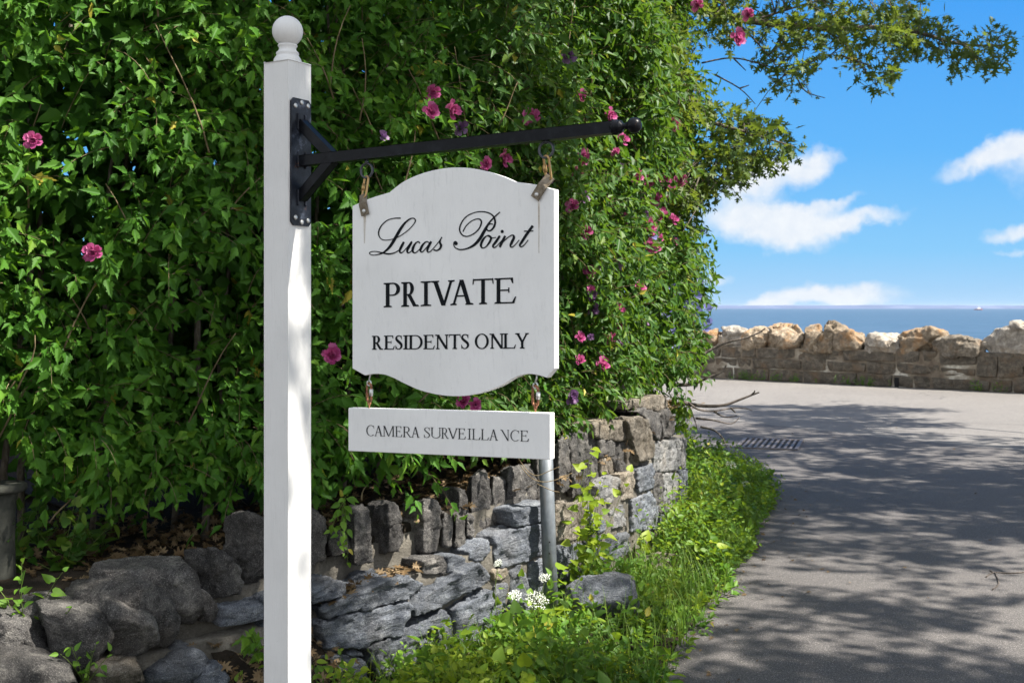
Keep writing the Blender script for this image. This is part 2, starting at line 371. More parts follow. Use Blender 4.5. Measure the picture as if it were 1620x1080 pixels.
cutp = [p for p in rp if p[1] < 15 and not (p[0] < -1)]
poly = [(.2, -30)] + cutp + [p for p in seam if p[0] > -1.2] + [(30, -30)]
tag(part('driveway', [(x, y, .008) for x, y in poly], [tuple(reversed(range(len(poly))))], M['drive_asphalt']), kind='structure')
# verge soil: low mound between wall and road
vv = []; ff = []
W = [(-3.4, 3.2), (-2.3, 3.7), (-1.15, 4.3), (-.67, 4.8), (.2, 5.9), (.78, 7.1), (1.28, 8.4)]
WV = [Vector((x, y, 0)) for x, y in W]
sea = part('sea', [(-30000, 5, -1.5), (30000, 5, -1.5), (30000, 40000, -1.5), (-30000, 40000, -1.5)], [(0, 1, 2, 3)], M['sea']); tag(sea, kind='structure')
# far shore, 2.5 km away
vv = []; ff = []; N = 160
for i in range(N + 1):
    x = -1600 + 4200 * i / N
    h = 7.6 + 1.6 * noise.noise(Vector((x * .004, 0, 0))) + 1.5 * noise.noise(Vector((x * .02, 3, 0))) + .8 * noise.noise(Vector((x * .07, 3, 0)))
    if x < 430: h *= max(.45, 1 - (430 - x) / 700)
    vv += [(x, 2500, -1.6), (x, 2530, -1.5 + h * .8), (x, 2620, -1.5 + h), (x, 2900, -1.6)]
for i in range(N):
    for k in range(3): ff.append((i * 4 + k, i * 4 + 4 + k, i * 4 + 5 + k, i * 4 + 1 + k))
tag(part('shore_hills', vv, ff, M['shore'], smooth=True), kind='structure')

# terrace behind the wall
def terr_z(x, y): return .50 + .33 * min(1, max(0, (y - 4.4) / 4.0))
vv = []; ff = []
ns = 24
crest = catmull([(x, y) for x, y in W] + [(.95, 9.6), (.3, 11.5), (-1, 13)], 6)
for i, (x, y) in enumerate(crest):
    for k in range(10):
        o = .10 + k * .55
        j0, j1 = max(i - 1, 0), min(i + 1, len(crest) - 1)
        t = np.array(crest[j1]) - np.array(crest[j0]); t /= np.linalg.norm(t); nrm = np.array((-t[1], t[0]))
        p = np.array((x, y)) + nrm * o * (1 if k < 9 else 2)
        z = terr_z(x, y) + .05 * noise.noise(Vector((p[0] * 2, p[1] * 2, 0))) + .03 * k
        if k == 0: z = -.05
        if k == 1: p = np.array((x, y)) + nrm * .16
        vv.append((p[0], p[1], z))
for i in range(len(crest) - 1):
    for k in range(9): ff.append((i * 10 + k, i * 10 + 10 + k, i * 10 + 11 + k, i * 10 + 1 + k))
tag(part('garden_soil', vv, ff, M['soil'], smooth=True), kind='structure')

# ------------------------------------------------------------------ wall geometry helpers
def wallhit(px, off=0.0):
    """plan point where the sight line of a photo column meets the wall face (offset outward by off)"""
    u = (px - CX) / F; best = None
    for i in range(len(WV) - 1):
        a, b = WV[i], WV[i + 1]; d = (b - a); dn = d.normalized(); n = Vector((dn.y, -dn.x, 0))
        a2 = a + n * off
        den = d.x - u * d.y
        if abs(den) < 1e-9: continue
        t = (u * a2.y - a2.x) / den
        lo = -9 if i == 0 else -.12; hi = 9 if i == len(WV) - 2 else 1.12
        if lo <= t <= hi:
            e = 0 if 0 <= t <= 1 else min(abs(t), abs(t - 1))
            p = a2 + d * t
            if best is None or e < best[0]: best = (e, p, n, dn)
    return best[1], best[2], best[3]
def W3(px, py, off=0.0):
    p, n, d = wallhit(px, off); return Vector((p.x, p.y, EYE + (CY - py) / F * p.y))

def rockify(bm, voxel, amp, sc, seed, strata=1.0, name='stone'):
    bmesh.ops.recalc_face_normals(bm, faces=bm.faces)
    me = bpy.data.meshes.new('tmp'); bm.to_mesh(me); bm.free()
    o = bpy.data.objects.new('tmp', me); COL.objects.link(o)
    md = o.modifiers.new('r', 'REMESH'); md.mode = 'VOXEL'; md.voxel_size = voxel
    
    dg = bpy.context.evaluated_depsgraph_get(); ev = o.evaluated_get(dg)
    m2 = bpy.data.meshes.new_from_object(ev)
    bpy.data.objects.remove(o); bpy.data.meshes.remove(me)
    sv = Vector((seed * 13.7, seed * 7.1, seed * 3.3))
    nrm = np.zeros(len(m2.vertices) * 3, np.float32); co = np.zeros_like(nrm)
    m2.vertices.foreach_get('co', co); m2.vertex_normals.foreach_get('vector', nrm)
    co = co.reshape(-1, 3); nrm = nrm.reshape(-1, 3); dsp = np.empty(len(co))
    for i in range(len(co)):
        p = Vector(co[i]) ; p = Vector((p.x, p.y, p.z * strata)) * sc + sv
        v1 = noise.noise(p); v2 = noise.noise(p * 2.7); v3 = noise.noise(p * 7)
        c1 = noise.cell(p * 1.3 + noise.noise_vector(p) * .5)
        v4 = noise.noise(p * 17)
        dsp[i] = v1 * .7 + (.5 - abs(v2)) * .8 + v3 * .35 + v4 * .12 + (c1 - .5) * 1.2
    co = co + nrm * (dsp * amp)[:, None]
    m2.vertices.foreach_set('co', co.astype(np.float32).ravel())
    m2.update(); return m2
def add_rock(name, m2, mat, parent, smooth=True):
    base = wpos(parent) if parent else Vector((0, 0, 0))
    m2.transform(Matrix.Translation(-base)); m2.name = name
    m2.materials.clear()
    if smooth: m2.polygons.foreach_set('use_smooth', [True] * len(m2.polygons))
    return link_mesh(name, m2, mat, parent)
def prism_bm(front, back):
    bm = bmesh.new(); n = len(front)
    f = [bm.verts.new(p) for p in front]; b = [bm.verts.new(p) for p in back]
    bm.faces.new(f); bm.faces.new(list(reversed(b)))
    for i in range(n):
        j = (i + 1) % n; bm.faces.new((f[i], b[i], b[j], f[j]))
    return bm
def hull_bm(pts, cuts_=0):
    bm = bmesh.new()
    for p in pts: bm.verts.new(p)
    r = bmesh.ops.convex_hull(bm, input=bm.verts)
    junk = list({e for e in r['geom_interior'] + r['geom_unused'] if isinstance(e, bmesh.types.BMVert)})
    if junk: bmesh.ops.delete(bm, geom=junk, context='VERTS')
    if cuts_:
        vs0 = [v.co.copy() for v in bm.verts]; c = sum(vs0, Vector()) / len(vs0); cr = random.Random(int(abs(c.x * 977 + c.z * 531)))
        for k in range(cuts_):
            n = Vector((cr.gauss(0, 1), cr.gauss(0, 1), cr.gauss(0, 1))).normalized()
            ext = max((v.co - c).dot(n) for v in bm.verts); g_ = bm.verts[:] + bm.edges[:] + bm.faces[:]
            bmesh.ops.bisect_plane(bm, geom=g_, plane_co=c + n * ext * cr.uniform(.76, .93), plane_no=n, clear_outer=True)
            bmesh.ops.holes_fill(bm, edges=[e for e in bm.edges if e.is_boundary])
    return bm

wall = thing('stone_wall', (0.2, 5.9, 0), 'old dry laid grey fieldstone garden wall with upright coping slabs below the flowering hedge', 'wall')
rs = random.Random(5)
sid = [0]
def slab(poly, mat='slab', off=.0, depth=.16, amp=.0065, name='wall_stone', strata=2.5, voxel=.011, bulge=.012):
    sid[0] += 1
    front = [W3(x, y, off) for x, y in poly]
    cx = sum(p[0] for p in poly) / len(poly); _, n, d = wallhit(cx, off)
    jit = [rs.uniform(-.012, .012) for _ in front]
    f2 = [p + n * (bulge + j) for p, j in zip(front, jit)]
    back = [p - n * depth for p in front]
    # swap orientation handled by recalc
    m2 = rockify(prism_bm(f2, back), voxel, amp, 11, sid[0], strata)
    return add_rock(name, m2, M[mat], wall)
def upright(xl, xc, xr, yl, yc, yr, yb, off=-.05, mat='coping', back=.12, amp=.015, taper=0.04, name='coping_stone'):
    """slab set on edge: dark side face xl..xc turned to the left, end face xc..xr; tops at yl, yc, yr and foot at yb"""
    sid[0] += 1
    C, n, d = wallhit(xc, off); Rr, _, _ = wallhit(xr, off)
    LY = C.y + back; L = Vector(((xl - CX) / F * LY, LY, 0)); Q = Rr + (L - C)
    def zt(p, y): return EYE + (CY - y) / F * p.y
    zb = zt(C, yb)
    tp = taper
    cen = (C + Rr + L + Q) / 4
    pts = []
    for p, y in ((C, yc), (Rr, yr), (L, yl), (Q, yr)):
        pts.append(Vector((p.x, p.y, zb + rs.uniform(-.015, .01))))
        z = zt(C, y) if p is Q else zt(p, y)
        pc = p + (cen - p) * tp
        pts.append(Vector((pc.x, pc.y, z)))
        pm = p + (cen - p) * rs.uniform(-.06, .04)
        pts.append(Vector((pm.x, pm.y, zb + (z - zb) * rs.uniform(.45, .75))))
    m2 = rockify(hull_bm(pts, 5), .009, amp * .38, 16, sid[0], 1.0)
    return add_rock(name, m2, M[mat], wall)

# mortar core : two steps
def core(off, top_fn, depth, seed, name):
    cv = []; fc = []
    pts = catmull(W, 10); n_ = len(pts)
    for i, (x, y) in enumerate(pts):
        j0, j1 = max(i - 1, 0), min(i + 1, n_ - 1)
        t = np.array(pts[j1]) - np.array(pts[j0]); t /= np.linalg.norm(t); nr = Vector((t[1], -t[0], 0))
        p = Vector((x, y, 0)); zt = top_fn(x, y)
        for k in range(9):
            z = -.05 + (zt + .05) * k / 8
            o = off + .02 * noise.noise(Vector((x * 9, y * 9, z * 14 + seed))) + .012 * noise.noise(Vector((x * 31, y * 31, z * 40 + seed)))
            cv.append((p.x + nr.x * o, p.y + nr.y * o, z))
        cv.append((p.x + nr.x * (off - depth), p.y + nr.y * (off - depth), zt + .015 * noise.noise(Vector((x * 9, y * 9, seed)))))
        cv.append((p.x + nr.x * (off - depth), p.y + nr.y * (off - depth), -.05))
    for i in range(n_ - 1):
        for k in range(10): fc.append((i * 11 + k, i * 11 + 11 + k, i * 11 + 12 + k, i * 11 + 1 + k))
        fc.append((i * 11 + 10, i * 11 + 21, i * 11 + 11, i * 11))
    fc.append(tuple(range(11))); fc.append(tuple((n_ - 1) * 11 + k for k in reversed(range(11))))
    return part(name, cv, fc, M['mortar'], wall, smooth=True)
def lowtop(x, y): return .32 + .40 * min(1, max(0, (y - 4.1) / 4.2)) if y < 6 else .50 + .17 * min(1, (y - 6) / 2.3)
core(-.015, lambda x, y: lowtop(x, y) - .01, .30, 1.0, 'mortar')
core(-.13, lambda x, y: lowtop(x, y) + .14, .22, 5.0, 'mortar_bed')

# coping stones set on edge, left to right
for a_ in [(288, 345, 387, 868, 862, 900, 950), (352, 394, 424, 815, 806, 822, 930), (424, 462, 492, 812, 802, 806, 905), (470, 492, 518, 806, 802, 818, 893),
           (540, 561, 591, 797, 793, 803, 893), (577, 616, 640, 797, 796, 800, 879), (630, 670, 699, 786, 786, 792, 878),
           (693, 701, 716, 806, 812, 820, 868), (713, 720, 736, 808, 810, 813, 867), (734, 737, 750, 812, 815, 818, 852)]:
    upright(*a_)
for a_ in [(694, 727, 742, 772, 770, 776, 822), (738, 746, 776, 756, 752, 748, 848), (748, 764, 778, 750, 742, 752, 800), (773, 779, 800, 752, 750, 762, 832), (792, 800, 852, 742, 738, 748, 808), (838, 850, 884, 728, 722, 720, 800)]:
    upright(*a_, off=-.11)
upright(512, 520, 556, 846, 846, 852, 884, off=-.08)
for a_ in [(872, 884, 902, 700, 692, 690, 780), (886, 904, 934, 690, 682, 684, 787), (925, 932, 950, 684, 684, 690, 776)]:
    upright(*a_, off=-.05)
# upper stones of the right hand end
for pl, mt, of in [([(944, 695), (968, 694), (970, 722), (947, 726)], 'coping', -.04), ([(946, 726), (968, 722), (972, 748), (948, 752)], 'warm', -.05),
               ([(938, 668), (960, 663), (988, 666), (992, 682), (990, 698), (955, 697), (940, 690)], 'warm', -.02),
               ([(969, 698), (988, 696), (989, 722), (986, 748), (970, 746)], 'coping', -.05), ([(988, 694), (1002, 698), (1007, 736), (990, 740)], 'warm', -.03),
               ([(990, 664), (1008, 656), (1020, 662), (1032, 690), (1036, 722), (1012, 732), (1004, 705)], 'warm', .02),
               ([(1000, 650), (1020, 645), (1045, 652), (1044, 680), (1040, 697), (1030, 690), (1018, 660)], 'coping', .01),
               ([(984, 636), (1010, 630), (1035, 625), (1053, 624), (1056, 644), (1046, 652), (1010, 646), (988, 650)], 'warm', -.02),
               ([(1042, 652), (1056, 646), (1064, 660), (1064, 690), (1046, 694)], 'coping', 0)]:
    slab(pl, mt, off=of, depth=.22, name='coping_stone', strata=1.2)
# face stones of the right hand end
for pl, mt in [([(1033, 700), (1045, 697), (1070, 696), (1070, 744), (1034, 747)], 'pale'), ([(1070, 690), (1085, 692), (1084, 740), (1071, 742)], 'pale'),
               ([(1005, 742), (1030, 732), (1036, 740), (1034, 772), (1010, 781), (1005, 765)], 'slab'), ([(976, 748), (1003, 744), (1004, 772), (1000, 788), (980, 792)], 'warm'),
               ([(942, 768), (965, 752), (978, 752), (978, 796), (946, 800)], 'pale'), ([(1032, 748), (1046, 748), (1048, 812), (1036, 812)], 'coping'),
               ([(1048, 748), (1071, 747), (1072, 800), (1050, 818)], 'pale'), ([(1072, 744), (1087, 741), (1087, 792), (1074, 796)], 'slab'),
               ([(996, 790), (1030, 776), (1040, 800), (1036, 838), (998, 842)], 'slab'), ([(960, 802), (986, 796), (989, 832), (964, 836)], 'pale'),
               ([(1042, 816), (1086, 800), (1086, 840), (1042, 850)], 'slab'), ([(925, 800), (944, 802), (958, 838), (930, 846)], 'slab'), ([(930, 850), (994, 842), (996, 880), (936, 890)], 'slab')]:
    slab(pl, mt, off=.0)
# face stones under and left of the steel pole
for pl, mt in [([(878, 797), (918, 793), (923, 820), (920, 852), (880, 858)], 'warm'), ([(880, 862), (924, 856), (926, 888), (882, 900)], 'slab'), ([(884, 905), (950, 892), (950, 930), (886, 945)], 'slab'),
               ([(809, 808), (825, 803), (874, 793), (876, 822), (815, 834)], 'slab'), ([(782, 848), (800, 838), (872, 826), (876, 870), (838, 888), (790, 899), (779, 882)], 'slab'),
               ([(776, 902), (800, 896), (805, 912), (780, 920)], 'warm'), ([(806, 900), (822, 890), (834, 920), (836, 950), (806, 955)], 'slab'), ([(836, 890), (878, 876), (880, 925), (838, 948)], 'slab'),
               ([(778, 926), (802, 920), (802, 985), (781, 990)], 'slab'), ([(739, 872), (755, 858), (776, 852), (776, 872), (760, 886), (742, 888)], 'slab'),
               ([(706, 880), (716, 876), (737, 880), (739, 902), (706, 910)], 'slab'), ([(664, 886), (700, 878), (706, 896), (703, 910), (668, 908)], 'coping')]:
    slab(pl, mt, off=.01)
for pl in [[(489, 934), (528, 917), (546, 919), (545, 939), (491, 956)], [(502, 960), (576, 934), (613, 911), (643, 910), (663, 921), (662, 941), (647, 949), (571, 966), (517, 979)],
           [(500, 986), (536, 974), (641, 951), (651, 960), (649, 976), (634, 984), (637, 993), (630, 1004), (584, 1013), (576, 1024), (517, 1026), (502, 1000)],
           [(667, 941), (736, 900), (754, 888), (771, 904), (774, 913), (765, 928), (730, 943), (680, 965), (652, 978), (654, 963)],
           [(580, 1026), (595, 1015), (637, 1000), (698, 963), (711, 973), (715, 1010), (708, 1040), (665, 1060), (613, 1075), (595, 1071)],
           [(717, 963), (769, 932), (780, 936), (780, 1010), (721, 1040)], [(550, 1028), (573, 1028), (577, 1038), (570, 1042), (552, 1038)],
           [(500, 1034), (550, 1032), (573, 1045), (582, 1070), (576, 1100), (500, 1110)], [(805, 960), (850, 952), (852, 985), (806, 1000)], [(430, 952), (486, 936), (488, 958), (430, 975)], [(430, 985), (490, 965), (494, 1020), (430, 1035)]]:
    slab(pl, 'slab', off=.06, depth=.24, amp=.0075, strata=2.2, bulge=.018)
# big rounded stones of the low left end
def boulder(poly, off, depth, mat='coping', amp=.016, bulge=.05, name='coping_stone'):
    sid[0] += 1
    cx = sum(p[0] for p in poly) / len(poly); cy = sum(p[1] for p in poly) / len(poly)
    _, n, d = wallhit(cx, off); pts = []
    for x, y in poly:
        pts.append(W3(x, y, off)); pts.append(W3(x, y, off) - n * depth)
        xi, yi = cx + (x - cx) * .84, cy + (y - cy) * .84
        pts.append(W3(xi, yi, off) + n * (bulge * rs.uniform(.4, 1.3)))
    m2 = rockify(hull_bm(pts, 16), .009, amp * .26, 16, sid[0], 1.0)
    return add_rock(name, m2, M[mat], wall)
boulder([(-70, 1050), (0, 1038), (50, 1040), (126, 1058), (138, 1090), (120, 1140), (-60, 1150)], .22, .3, bulge=.08)
boulder([(60, 966), (95, 952), (120, 956), (170, 972), (183, 1000), (178, 1034), (152, 1056), (104, 1066), (66, 1040)], .08, .3, amp=.013)
boulder([(140, 968), (168, 946), (205, 948), (246, 976), (254, 1015), (236, 1044), (190, 1060), (172, 1030)], .07, .3, amp=.013)
boulder([(104, 968), (120, 948), (157, 926), (196, 906), (236, 908), (272, 945), (294, 990), (292, 1015), (263, 1028), (225, 1020), (180, 1000), (130, 985)], -.01, .25)
boulder([(148, 925), (160, 905), (230, 900), (298, 893), (317, 916), (327, 965), (322, 984), (296, 1002), (286, 960), (240, 915)], -.05, .25, bulge=.035)
boulder([(316, 922), (330, 934), (349, 964), (347, 984), (330, 986), (322, 960)], -.03, .2, bulge=.02)
boulder([(349, 966), (380, 957), (424, 950), (430, 975), (400, 984), (353, 993)], 0, .2, 'slab', bulge=.02, name='wall_stone')
boulder([(225, 1073), (286, 1027), (324, 1029), (337, 1051), (300, 1072), (284, 1095), (235, 1110)], .06, .2, 'slab', bulge=.03, name='wall_stone')
boulder([(300, 1072), (348, 1050), (369, 1072), (366, 1110), (300, 1120)], .08, .2, 'slab', bulge=.03, name='wall_stone')
boulder([(150, 1045), (185, 1050), (228, 1050), (220, 1080), (190, 1110), (150, 1100)], .03, .2, 'warm', bulge=.03, name='wall_stone')
boulder([(-60, 985), (-10, 972), (40, 978), (74, 990), (84, 1040), (40, 1060), (-60, 1055)], .02, .3)
boulder([(20, 968), (45, 955), (85, 950), (110, 962), (100, 985), (40, 990)], -.08, .2, bulge=.03)
boulder([(105, 955), (120, 935), (150, 928), (180, 940), (170, 965), (120, 970)], -.08, .2, bulge=.03)
boulder([(120, 1050), (170, 1046), (230, 1044), (240, 1075), (180, 1095), (125, 1090)], .12, .2, 'warm', bulge=.03, name='wall_stone')
boulder([(-160, 990), (-70, 975), (-60, 1060), (-160, 1080)], .0, .25)

# ------------------------------------------------------------------ leaf builders
def tmpl(half, fold=.22, curl=.25):
    """half outline from base to tip (x>=0). two n-gons sharing the midrib"""
    h = half; n = len(h)
    vs = []
    for x, y in h: vs.append((x, y, fold * x - curl * y * y))
    for x, y in h[1:-1]: vs.append((-x, y, fold * x - curl * y * y))
    f1 = list(range(n)); f2 = [0] + [n - 1] + [n + k for k in reversed(range(n - 2))]
    f1 = list(reversed(f1))
    return np.array(vs, float), [f1[::-1], f2]
T = {}
T['hib'] = tmpl([(0, 0), (.10, .07), (.20, .16), (.21, .26), (.30, .32), (.30, .42), (.40, .56), (.29, .54), (.28, .66), (.17, .62), (.22, .80), (.13, .82), (.13, .98), (.06, 1.04), (0, 1.26)], .12, .30)
T['hibs'] = tmpl([(0, 0), (.26, .15), (.38, .38), (.25, .55), (.17, .78), (0, 1)])
T['oak'] = tmpl([(0, 0), (.05, .14), (.30, .10), (.28, .20), (.10, .30), (.42, .38), (.50, .52), (.34, .50), (.12, .54), (.34, .82), (.22, .80), (.10, .76), (.06, .94), (0, 1.05)], .12, .15)
T['ovate'] = tmpl([(0, 0), (.20, .14), (.29, .38), (.20, .66), (0, 1)], .25, .3)
T['heart'] = tmpl([(0, .04), (.22, -.06), (.42, .12), (.38, .42), (.20, .72), (0, 1)], .2, .3)
T['small'] = tmpl([(0, 0), (.26, .35), (.18, .72), (0, 1)], .25, .2)
T['petal'] = tmpl([(0, 0), (.14, .3), (.30, .62), (.34, .80), (.22, .88), (.20, 1.0), (.08, .92), (0, .98)], .35, -.25)
class Leaves:
    def __init__(s): s.p = []; s.a = []; s.n = []; s.sz = []; s.r = []
    def add(s, p, a, n, size, r): s.p.append(p); s.a.append(a); s.n.append(n); s.sz.append(size); s.r.append(r)
    def ext(s, p, a, n, sz, r):
        s.p += list(p); s.a += list(a); s.n += list(n); s.sz += list(sz); s.r += list(r)
    def build(s, name, tname, mat, parent=None):
        tv, tf = T[tname]
        p = np.array(s.p, float).reshape(-1, 3); a = np.array(s.a, float).reshape(-1, 3); n = np.array(s.n, float).reshape(-1, 3)
        sz = np.array(s.sz, float); r = np.array(s.r, float)
        a /= np.linalg.norm(a, axis=1)[:, None] + 1e-9
        n = n - a * (n * a).sum(1)[:, None]; n /= np.linalg.norm(n, axis=1)[:, None] + 1e-9
        x = np.cross(a, n)
        V_ = p[:, None, :] + sz[:, None, None] * (tv[None, :, 0, None] * x[:, None, :] + tv[None, :, 1, None] * a[:, None, :] + tv[None, :, 2, None] * n[:, None, :])
        m = len(tv); N = len(p); V_ = V_.reshape(-1, 3)
        offs = (np.arange(N) * m)
        fl = np.concatenate([np.array(f) for f in tf]); lt = np.array([len(f) for f in tf])
        loops = (offs[:, None] + fl[None, :]).ravel()
        totals = np.tile(lt, N); starts = np.concatenate([[0], np.cumsum(totals)[:-1]])
        return np_mesh(name, V_, loops, starts, totals, mat, parent, np.repeat(r, m))
rng = np.random.default_rng(11)
def rv(k=3): return rng.normal(size=k)

def spray(L, tb, base, d, length, nleaf, size, out, tone, droop=.5, twr=.0022, updown=.55, up=.5, spread=1.0):
    """one leafy shoot: leaves spiral along an arching twig"""
    pts = []; p = np.array(base, float); dd = np.array(d, float); dd /= np.linalg.norm(dd)
    seg = 5
    for k in range(seg + 1):
        pts.append(p.copy()); dd = dd + np.array((0, 0, -droop / seg)) + rng.normal(size=3) * .05; dd /= np.linalg.norm(dd)
        p = p + dd * length / seg
    if tb is not None: tb.add(pts, [twr * (1 - .12 * k) for k in range(seg + 1)], 3, cap=False)
    pts = np.array(pts); ph = rng.uniform(0, 6.28)
    t = np.linspace(.12, 1, nleaf); idx = t * seg; i0 = np.minimum(idx.astype(int), seg - 1); fr = (idx - i0)[:, None]
    pos = pts[i0] * (1 - fr) + pts[i0 + 1] * fr; td = pts[i0 + 1] - pts[i0]; td /= np.linalg.norm(td, axis=1)[:, None]
    ang = ph + np.arange(nleaf) * 2.4
    a1 = np.cross(td, np.array((0, 0, 1.0))); a1 /= np.linalg.norm(a1, axis=1)[:, None] + 1e-6; b1 = np.cross(td, a1)
    side = a1 * np.cos(ang)[:, None] + b1 * np.sin(ang)[:, None]
    axis = td * .55 + side * .8 * spread + np.array((0, 0, -updown)) + out * .25 + rng.normal(size=(nleaf, 3)) * .32
    axis /= np.linalg.norm(axis, axis=1)[:, None]
    nrm = np.array((0, 0, up)) + out * .75 + rng.normal(size=(nleaf, 3)) * .45
    szs = size * rng.uniform(.45, 1.2, nleaf) * (1 - .25 * t)
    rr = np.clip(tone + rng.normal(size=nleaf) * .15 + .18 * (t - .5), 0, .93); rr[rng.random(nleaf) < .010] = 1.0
    pos = pos + axis * (szs * .22)[:, None]
    L.ext(pos, axis, nrm, szs, rr)

# ------------------------------------------------------------------ hedge of four flowering shrubs
HP = [(-4.2, 3.6), (-2.8, 4.15), (-1.95, 4.5), (-1.2, 4.85), (-.68, 5.25), (.10, 6.15), (.62, 7.15), (1.05, 8.15), (1.30, 8.75), (1.34, 9.5), (.9, 10.3), (0.0, 11.0)]
HC = np.array(catmull(HP, 12)); seglen = np.linalg.norm(np.diff(HC, axis=0), axis=1); cum = np.concatenate([[0], np.cumsum(seglen)]); HL = cum[-1]
def hpoint(s):
    i = min(int(np.searchsorted(cum, s, 'right')) - 1, len(HC) - 2); f = (s - cum[i]) / seglen[i]
    p = HC[i] * (1 - f) + HC[i + 1] * f; t = HC[i + 1] - HC[i]; t /= np.linalg.norm(t); return p, np.array((t[1], -t[0]))
def bulge(s, z):
    b = .24 * noise.noise(Vector((s * 1.1, z * 1.0, 2.2))) + .24 * noise.noise(Vector((s * 2.6, z * 2.9, 7.7)))
    return b + .10 * min(1, max(0, (z - 1.0) / .8)) - .16 * max(0, (z - 3.0))
def zlow(s):
    p, _ = hpoint(s)
    z = np.interp(p[1], [3.6, 4.45, 4.6, 5.0, 5.4, 6.2, 7.2, 8.2, 9.2, 11], [.96, .94, .78, .82, .87, .89, .93, 1.02, 1.15, 1.2])
    u_ = CX + F * p[0] / p[1]
    if u_ < 75 and p[1] < 5: z += .12
    return z + .05 * noise.noise(Vector((s * 3, 0, 5)))
def ztop(s): return 4.15 + .2 * math.sin(s * 1.7)
def surf(s, z, depth=0.0):
    p, n = hpoint(s); o = bulge(s, z) - depth
    return np.array((p[0] + n[0] * o, p[1] + n[1] * o, z)), np.array((n[0], n[1], 0.0))
s_of_px = {}
def px_s(px):
    best = None
    for i in range(len(HC)):
        e = abs(CX + F * HC[i][0] / HC[i][1] - px)
        if HC[i][0] > 1.2 and HC[i][1] > 9.3: continue
        if best is None or e < best[0]: best = (e, cum[i])
    return best[1]
cuts = [0, px_s(330), px_s(690), px_s(955), HL]
labels = ['dense dark green flowering shrub with lobed leaves left of the white post',
          'tall green flowering shrub with hanging leaves directly behind the white post and sign',
          'tall green shrub with many pink double blossoms behind the right half of the sign arm',
          'rounded end shrub with pink and blue flowers at the far end of the stone wall']
SH = []
for i in range(4):
    sm = (cuts[i] + cuts[i + 1]) / 2; p, n = hpoint(sm)
    if i == 3: p, n = hpoint(cuts[3] + 1.2)
    o = thing('flowering_shrub', (p[0] - n[0] * .8, p[1] - n[1] * .8, terr_z(p[0], p[1])), labels[i], 'shrub', 'flowering shrubs forming the hedge')
    SH.append(o)
LV = [Leaves() for _ in range(4)]; LB = [Leaves() for _ in range(4)]; TW = [Tubes() for _ in range(4)]
def shrub_of(s):
    for i in range(4):
        if s < cuts[i + 1] + .15 * math.sin(s * 40): return i
    return 3
vis0 = px_s(-60)
nspr = 0
def density_keep(s, z, d):
    # natural hollows between the leafy lobes
    h = noise.noise(Vector((s * 2.1 + 4, z * 2.3, 3.1 + d * 1.5)))
    return rng.random() < (1.0 if h > -.08 else .25)
N_OUT = 8800
for k in range(N_OUT):
    s = rng.uniform(max(vis0 - .5, .2), HL - 1.3); zl = zlow(s)
    z = zl + (ztop(s) - zl) * rng.random()
    d = abs(rng.normal()) * .12
    if not density_keep(s, z, d): continue
    b, n = surf(s, z, d + .16)
    tang = np.array((-n[1], n[0], 0))
    dirn = n * rng.uniform(.5, 1.1) + tang * rng.normal() * .55 + np.array((0, 0, rng.uniform(-.2, 1.5)))
    i = shrub_of(s)
    Yf = b[1]
    if i == 3 and rng.random() < .2: continue
    tone = .42 + .22 * noise.noise(Vector((s * 1.3, z * 1.3, 9))) + (.12 if i == 3 else 0)
    nl = int(rng.integers(8, 13))
    sz = rng.uniform(.054, .078) * (1 if Yf < 7 else 1.12)
    spray(LV[i], TW[i] if rng.random() < .6 else None, b, dirn, rng.uniform(.16, .42), nl, sz, n, tone, droop=rng.uniform(.2, 1.2), updown=rng.uniform(.2, .6))
# long hanging shoots at the lower fringe
for k in range(520):
    s = rng.uniform(max(vis0 - .3, .2), HL - 1.6); zl = zlow(s); b, n = surf(s, zl + rng.uniform(.08, .3), rng.uniform(-.02, .25)); i = shrub_of(s)
    spray(LV[i], TW[i], b, n * .8 + np.array((0, 0, .2)) + rng.normal(size=3) * .25, rng.uniform(.12, .24), 8, .07, n, .5, droop=1.4)
# inner and rear foliage
for k in range(7600):
    s = rng.uniform(.2, HL - .2); zl = zlow(s) + .12
    z = zl + (ztop(s) - zl) * rng.random() ** 1.25
    b, n = surf(s, z, rng.uniform(.45, 1.7)); i = shrub_of(s)
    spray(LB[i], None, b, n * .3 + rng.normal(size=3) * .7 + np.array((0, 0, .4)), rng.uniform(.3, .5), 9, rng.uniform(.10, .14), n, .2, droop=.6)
for i in range(4):
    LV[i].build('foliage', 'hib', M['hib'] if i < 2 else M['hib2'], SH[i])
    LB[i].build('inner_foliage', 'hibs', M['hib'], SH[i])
    TW[i].build('branching', M['twig'], SH[i])
